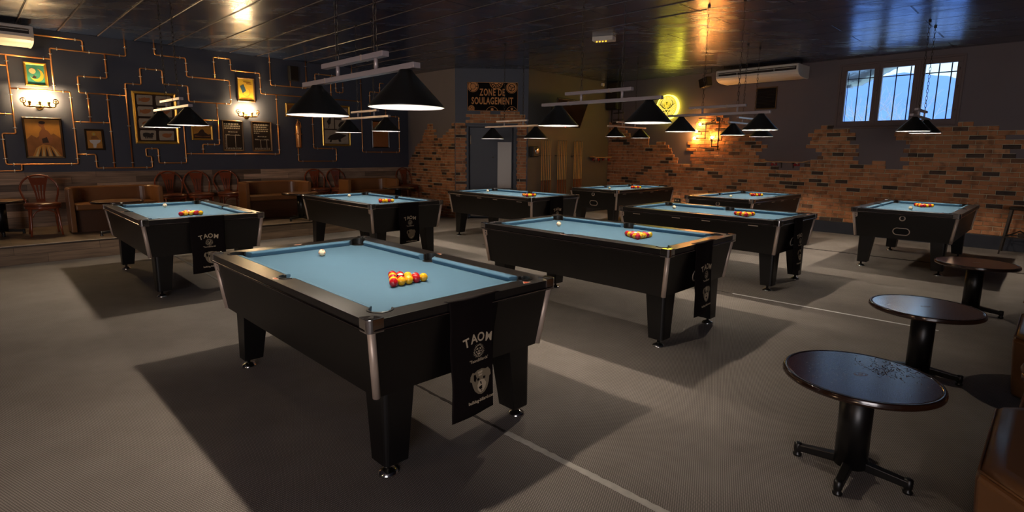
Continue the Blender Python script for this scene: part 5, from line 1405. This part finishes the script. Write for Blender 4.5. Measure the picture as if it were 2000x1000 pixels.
# ------------------------------------------------------------------ floor marks
def strip(name, p, q, w, m, label, cat='floor tape', ragged=.0, z=.0025, seed=1):
    o = thing(name, label, cat, (p[0], p[1], 0)) if False else None
    mb = MB(); d = Vector((q[0] - p[0], q[1] - p[1], 0)); L = d.length; d.normalize(); n = Vector((-d.y, d.x, 0)); N = max(2, int(L / .03)); rr = random.Random(seed)
    top = []; bot = []
    for i in range(N + 1):
        c = d * (L * i / N); j0, j1 = rr.uniform(-1, 1) * ragged, rr.uniform(-1, 1) * ragged
        top.append(c + n * (w / 2 + j0)); bot.append(c - n * (w / 2 + j1))
    rings = [[(b.x, b.y, 0), (b.x, b.y, z), (a.x, a.y, z), (a.x, a.y, 0)] for a, b in zip(top, bot)]
    mb.loft(rings, m, smooth=False); ob = mb.build(name); ob.location = (p[0], p[1], 0); tag(ob, label, cat); return ob
strip('floor_tape', (-.02, 2.86), (1.15, 1.73), .040, M['tape'], 'worn white tape strip on the carpet under the nearest pool table', ragged=.004)
strip('floor_tape', (2.50, 6.02), (3.86, 4.76), .026, M['tapewhite'], 'thin white tape line on the carpet by the middle round table', ragged=.001, seed=2)
strip('floor_tape', (-4.95, 7.90), (-3.45, 6.33), .035, M['tapeblue'], 'grey tape strip on the carpet under the leftmost pool table', ragged=.003, seed=3)
strip('carpet_seam', (-3.45, 6.33), (-.03, 2.87), .018, M['seam'], 'frayed dark carpet seam under the nearest pool table', 'carpet seam', ragged=.004, z=.0018, seed=4)
strip('carpet_seam', (-.5, 9.15), (2.48, 6.04), .012, M['seam'], 'thin dark carpet seam in front of the door-side pool table', 'carpet seam', ragged=.002, z=.0018, seed=5)
strip('carpet_seam', (4.1, 9.95), (8.3, 5.95), .07, M['seam'], 'wide worn carpet seam running past the rightmost pool table', 'carpet seam', ragged=.022, z=.0018, seed=6)
t = thing('ceiling_hook', 'loose cable hook hanging from the ceiling above the television', 'hook', (.55, 8.9, H - .14), 0)
mb = MB(); mb.tube([(0, 0, .14), (0, 0, .03), (-.03, 0, 0), (.02, 0, -.02)], .004, M['iron'], seg=6); mb.build('wire', t)

# ------------------------------------------------------------------ outside the window
(x, y), a = W['W2']
mb = MB(); mb.T = Matrix.Translation((x, y, 0)) @ Matrix.Rotation(a, 4, 'Z')
rr = random.Random(9); NX = 110
def ridge(u):
    return 14 + 23.8 * math.exp(-((u + 48) / 42) ** 2) + .25 * math.sin(u * .35) + .2 * math.sin(u * .9 + 1)
rows_ = []
for j in range(9):
    d = 110 + j * 18; row = []
    for i in range(NX + 1):
        u = -150 + 220 * i / NX; h = ridge(u) * (j / 8) ** .8 + rr.uniform(-.5, .5) * (1 if 0 < j < 8 else 0)
        row.append((u, d, h - 4))
    rows_.append(row)
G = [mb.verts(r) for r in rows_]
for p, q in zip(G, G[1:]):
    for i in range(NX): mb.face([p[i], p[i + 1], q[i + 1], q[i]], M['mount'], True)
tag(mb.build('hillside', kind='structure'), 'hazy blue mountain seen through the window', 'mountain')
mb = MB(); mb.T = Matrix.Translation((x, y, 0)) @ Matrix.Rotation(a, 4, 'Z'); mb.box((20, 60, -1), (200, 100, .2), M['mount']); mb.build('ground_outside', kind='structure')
# duct
t = thing('ventilation_duct', 'corrugated metal duct outside the left window pane', 'duct', wp('W2', 5.9, -1.2, 3.45), a)
mb = MB(); n = 26
mb.loft([[(-.7 + 1.5 * i / n, (.21 + .012 * (i % 2)) * math.cos(2 * PI * k / 20), (.21 + .012 * (i % 2)) * math.sin(2 * PI * k / 20) - .24 + .75 * max(0, i / n - .25)) for k in range(20)] for i in range(n + 1)], M['duct']); mb.build('duct_pipe', t)
mb = MB(); mb.box((-.54, 0, -.43), (.13, .2, .10), M['duct']); mb.build('duct_collar', t)
# tree
def tree(s, out, base, lab, sd, hgt):
    t = thing('bare_tree', lab, 'tree', wp('W2', s, -out, base), a); rr = random.Random(sd); mb = MB()
    def grow(p, d, l, r, dep):
        q = p + d * l; mid = p + d * l * .5 + Vector((rr.uniform(-.05, .05), rr.uniform(-.05, .05), 0)) * l
        mb.tube([tuple(p), tuple(mid), tuple(q)], [r, r * .85, r * .7], M['branch'], seg=5)
        if dep == 0: return
        for k in range(rr.choice((2, 3, 3))):
            nd = (d + Vector((rr.uniform(-.7, .7), rr.uniform(-.5, .5), rr.uniform(-.15, .45)))).normalized(); grow(p + d * l * rr.uniform(.55, 1), nd, l * rr.uniform(.6, .8), r * .6, dep - 1)
    grow(Vector((0, 0, 0)), Vector((0, 0, 1)), hgt, .06, 5); mb.build('branches', t)
tree(4.6, 6.2, .3, 'frosty bare tree behind the left and middle window panes', 5, 1.25)
tree(5.7, 6.8, .3, 'frosty bare tree behind the right window panes', 8, 1.2)

# ------------------------------------------------------------------ world, camera, colour
w = bpy.data.worlds.new('sky'); scene.world = w; w.use_nodes = True
nt = w.node_tree; bg = nt.nodes['Background']
tc = nt.nodes.new('ShaderNodeTexCoord'); sp = nt.nodes.new('ShaderNodeSeparateXYZ'); nt.links.new(tc.outputs['Generated'], sp.inputs[0])
r = nt.nodes.new('ShaderNodeValToRGB'); r.color_ramp.elements[0].position = 0; r.color_ramp.elements[0].color = (.50, .70, .82, 1); r.color_ramp.elements[1].position = .6; r.color_ramp.elements[1].color = (.30, .50, .90, 1)
nt.links.new(sp.outputs['Z'], r.inputs[0]); nt.links.new(r.outputs[0], bg.inputs['Color']); bg.inputs['Strength'].default_value = .8

cam = bpy.data.cameras.new('camera'); co = bpy.data.objects.new('camera', cam); COL.objects.link(co)
pitch, roll = .15942, .011
c, s = math.cos(pitch), math.sin(pitch); U = Vector((0, s, c)); Fw = Vector((0, c, -s)); X = Vector((1, 0, 0))
Rt = X * math.cos(roll) + U * math.sin(roll); Up = U * math.cos(roll) - X * math.sin(roll)
mt = Matrix((Rt, Up, -Fw)).transposed().to_4x4(); mt.translation = Vector((0, 0, 1.5547)); co.matrix_world = mt
cam.sensor_width = 36; cam.lens = 1070.28 / 2000 * 36; cam.shift_y = -(500 - 468.39) / 2000; cam.clip_start = .05; cam.clip_end = 1000
scene.camera = co
scene.cycles.caustics_reflective = False; scene.cycles.caustics_refractive = False
scene.view_settings.view_transform = 'Standard'; scene.view_settings.look = 'None'; scene.view_settings.gamma = 1; scene.view_settings.use_curve_mapping = False
scene.view_settings.exposure = 1.42
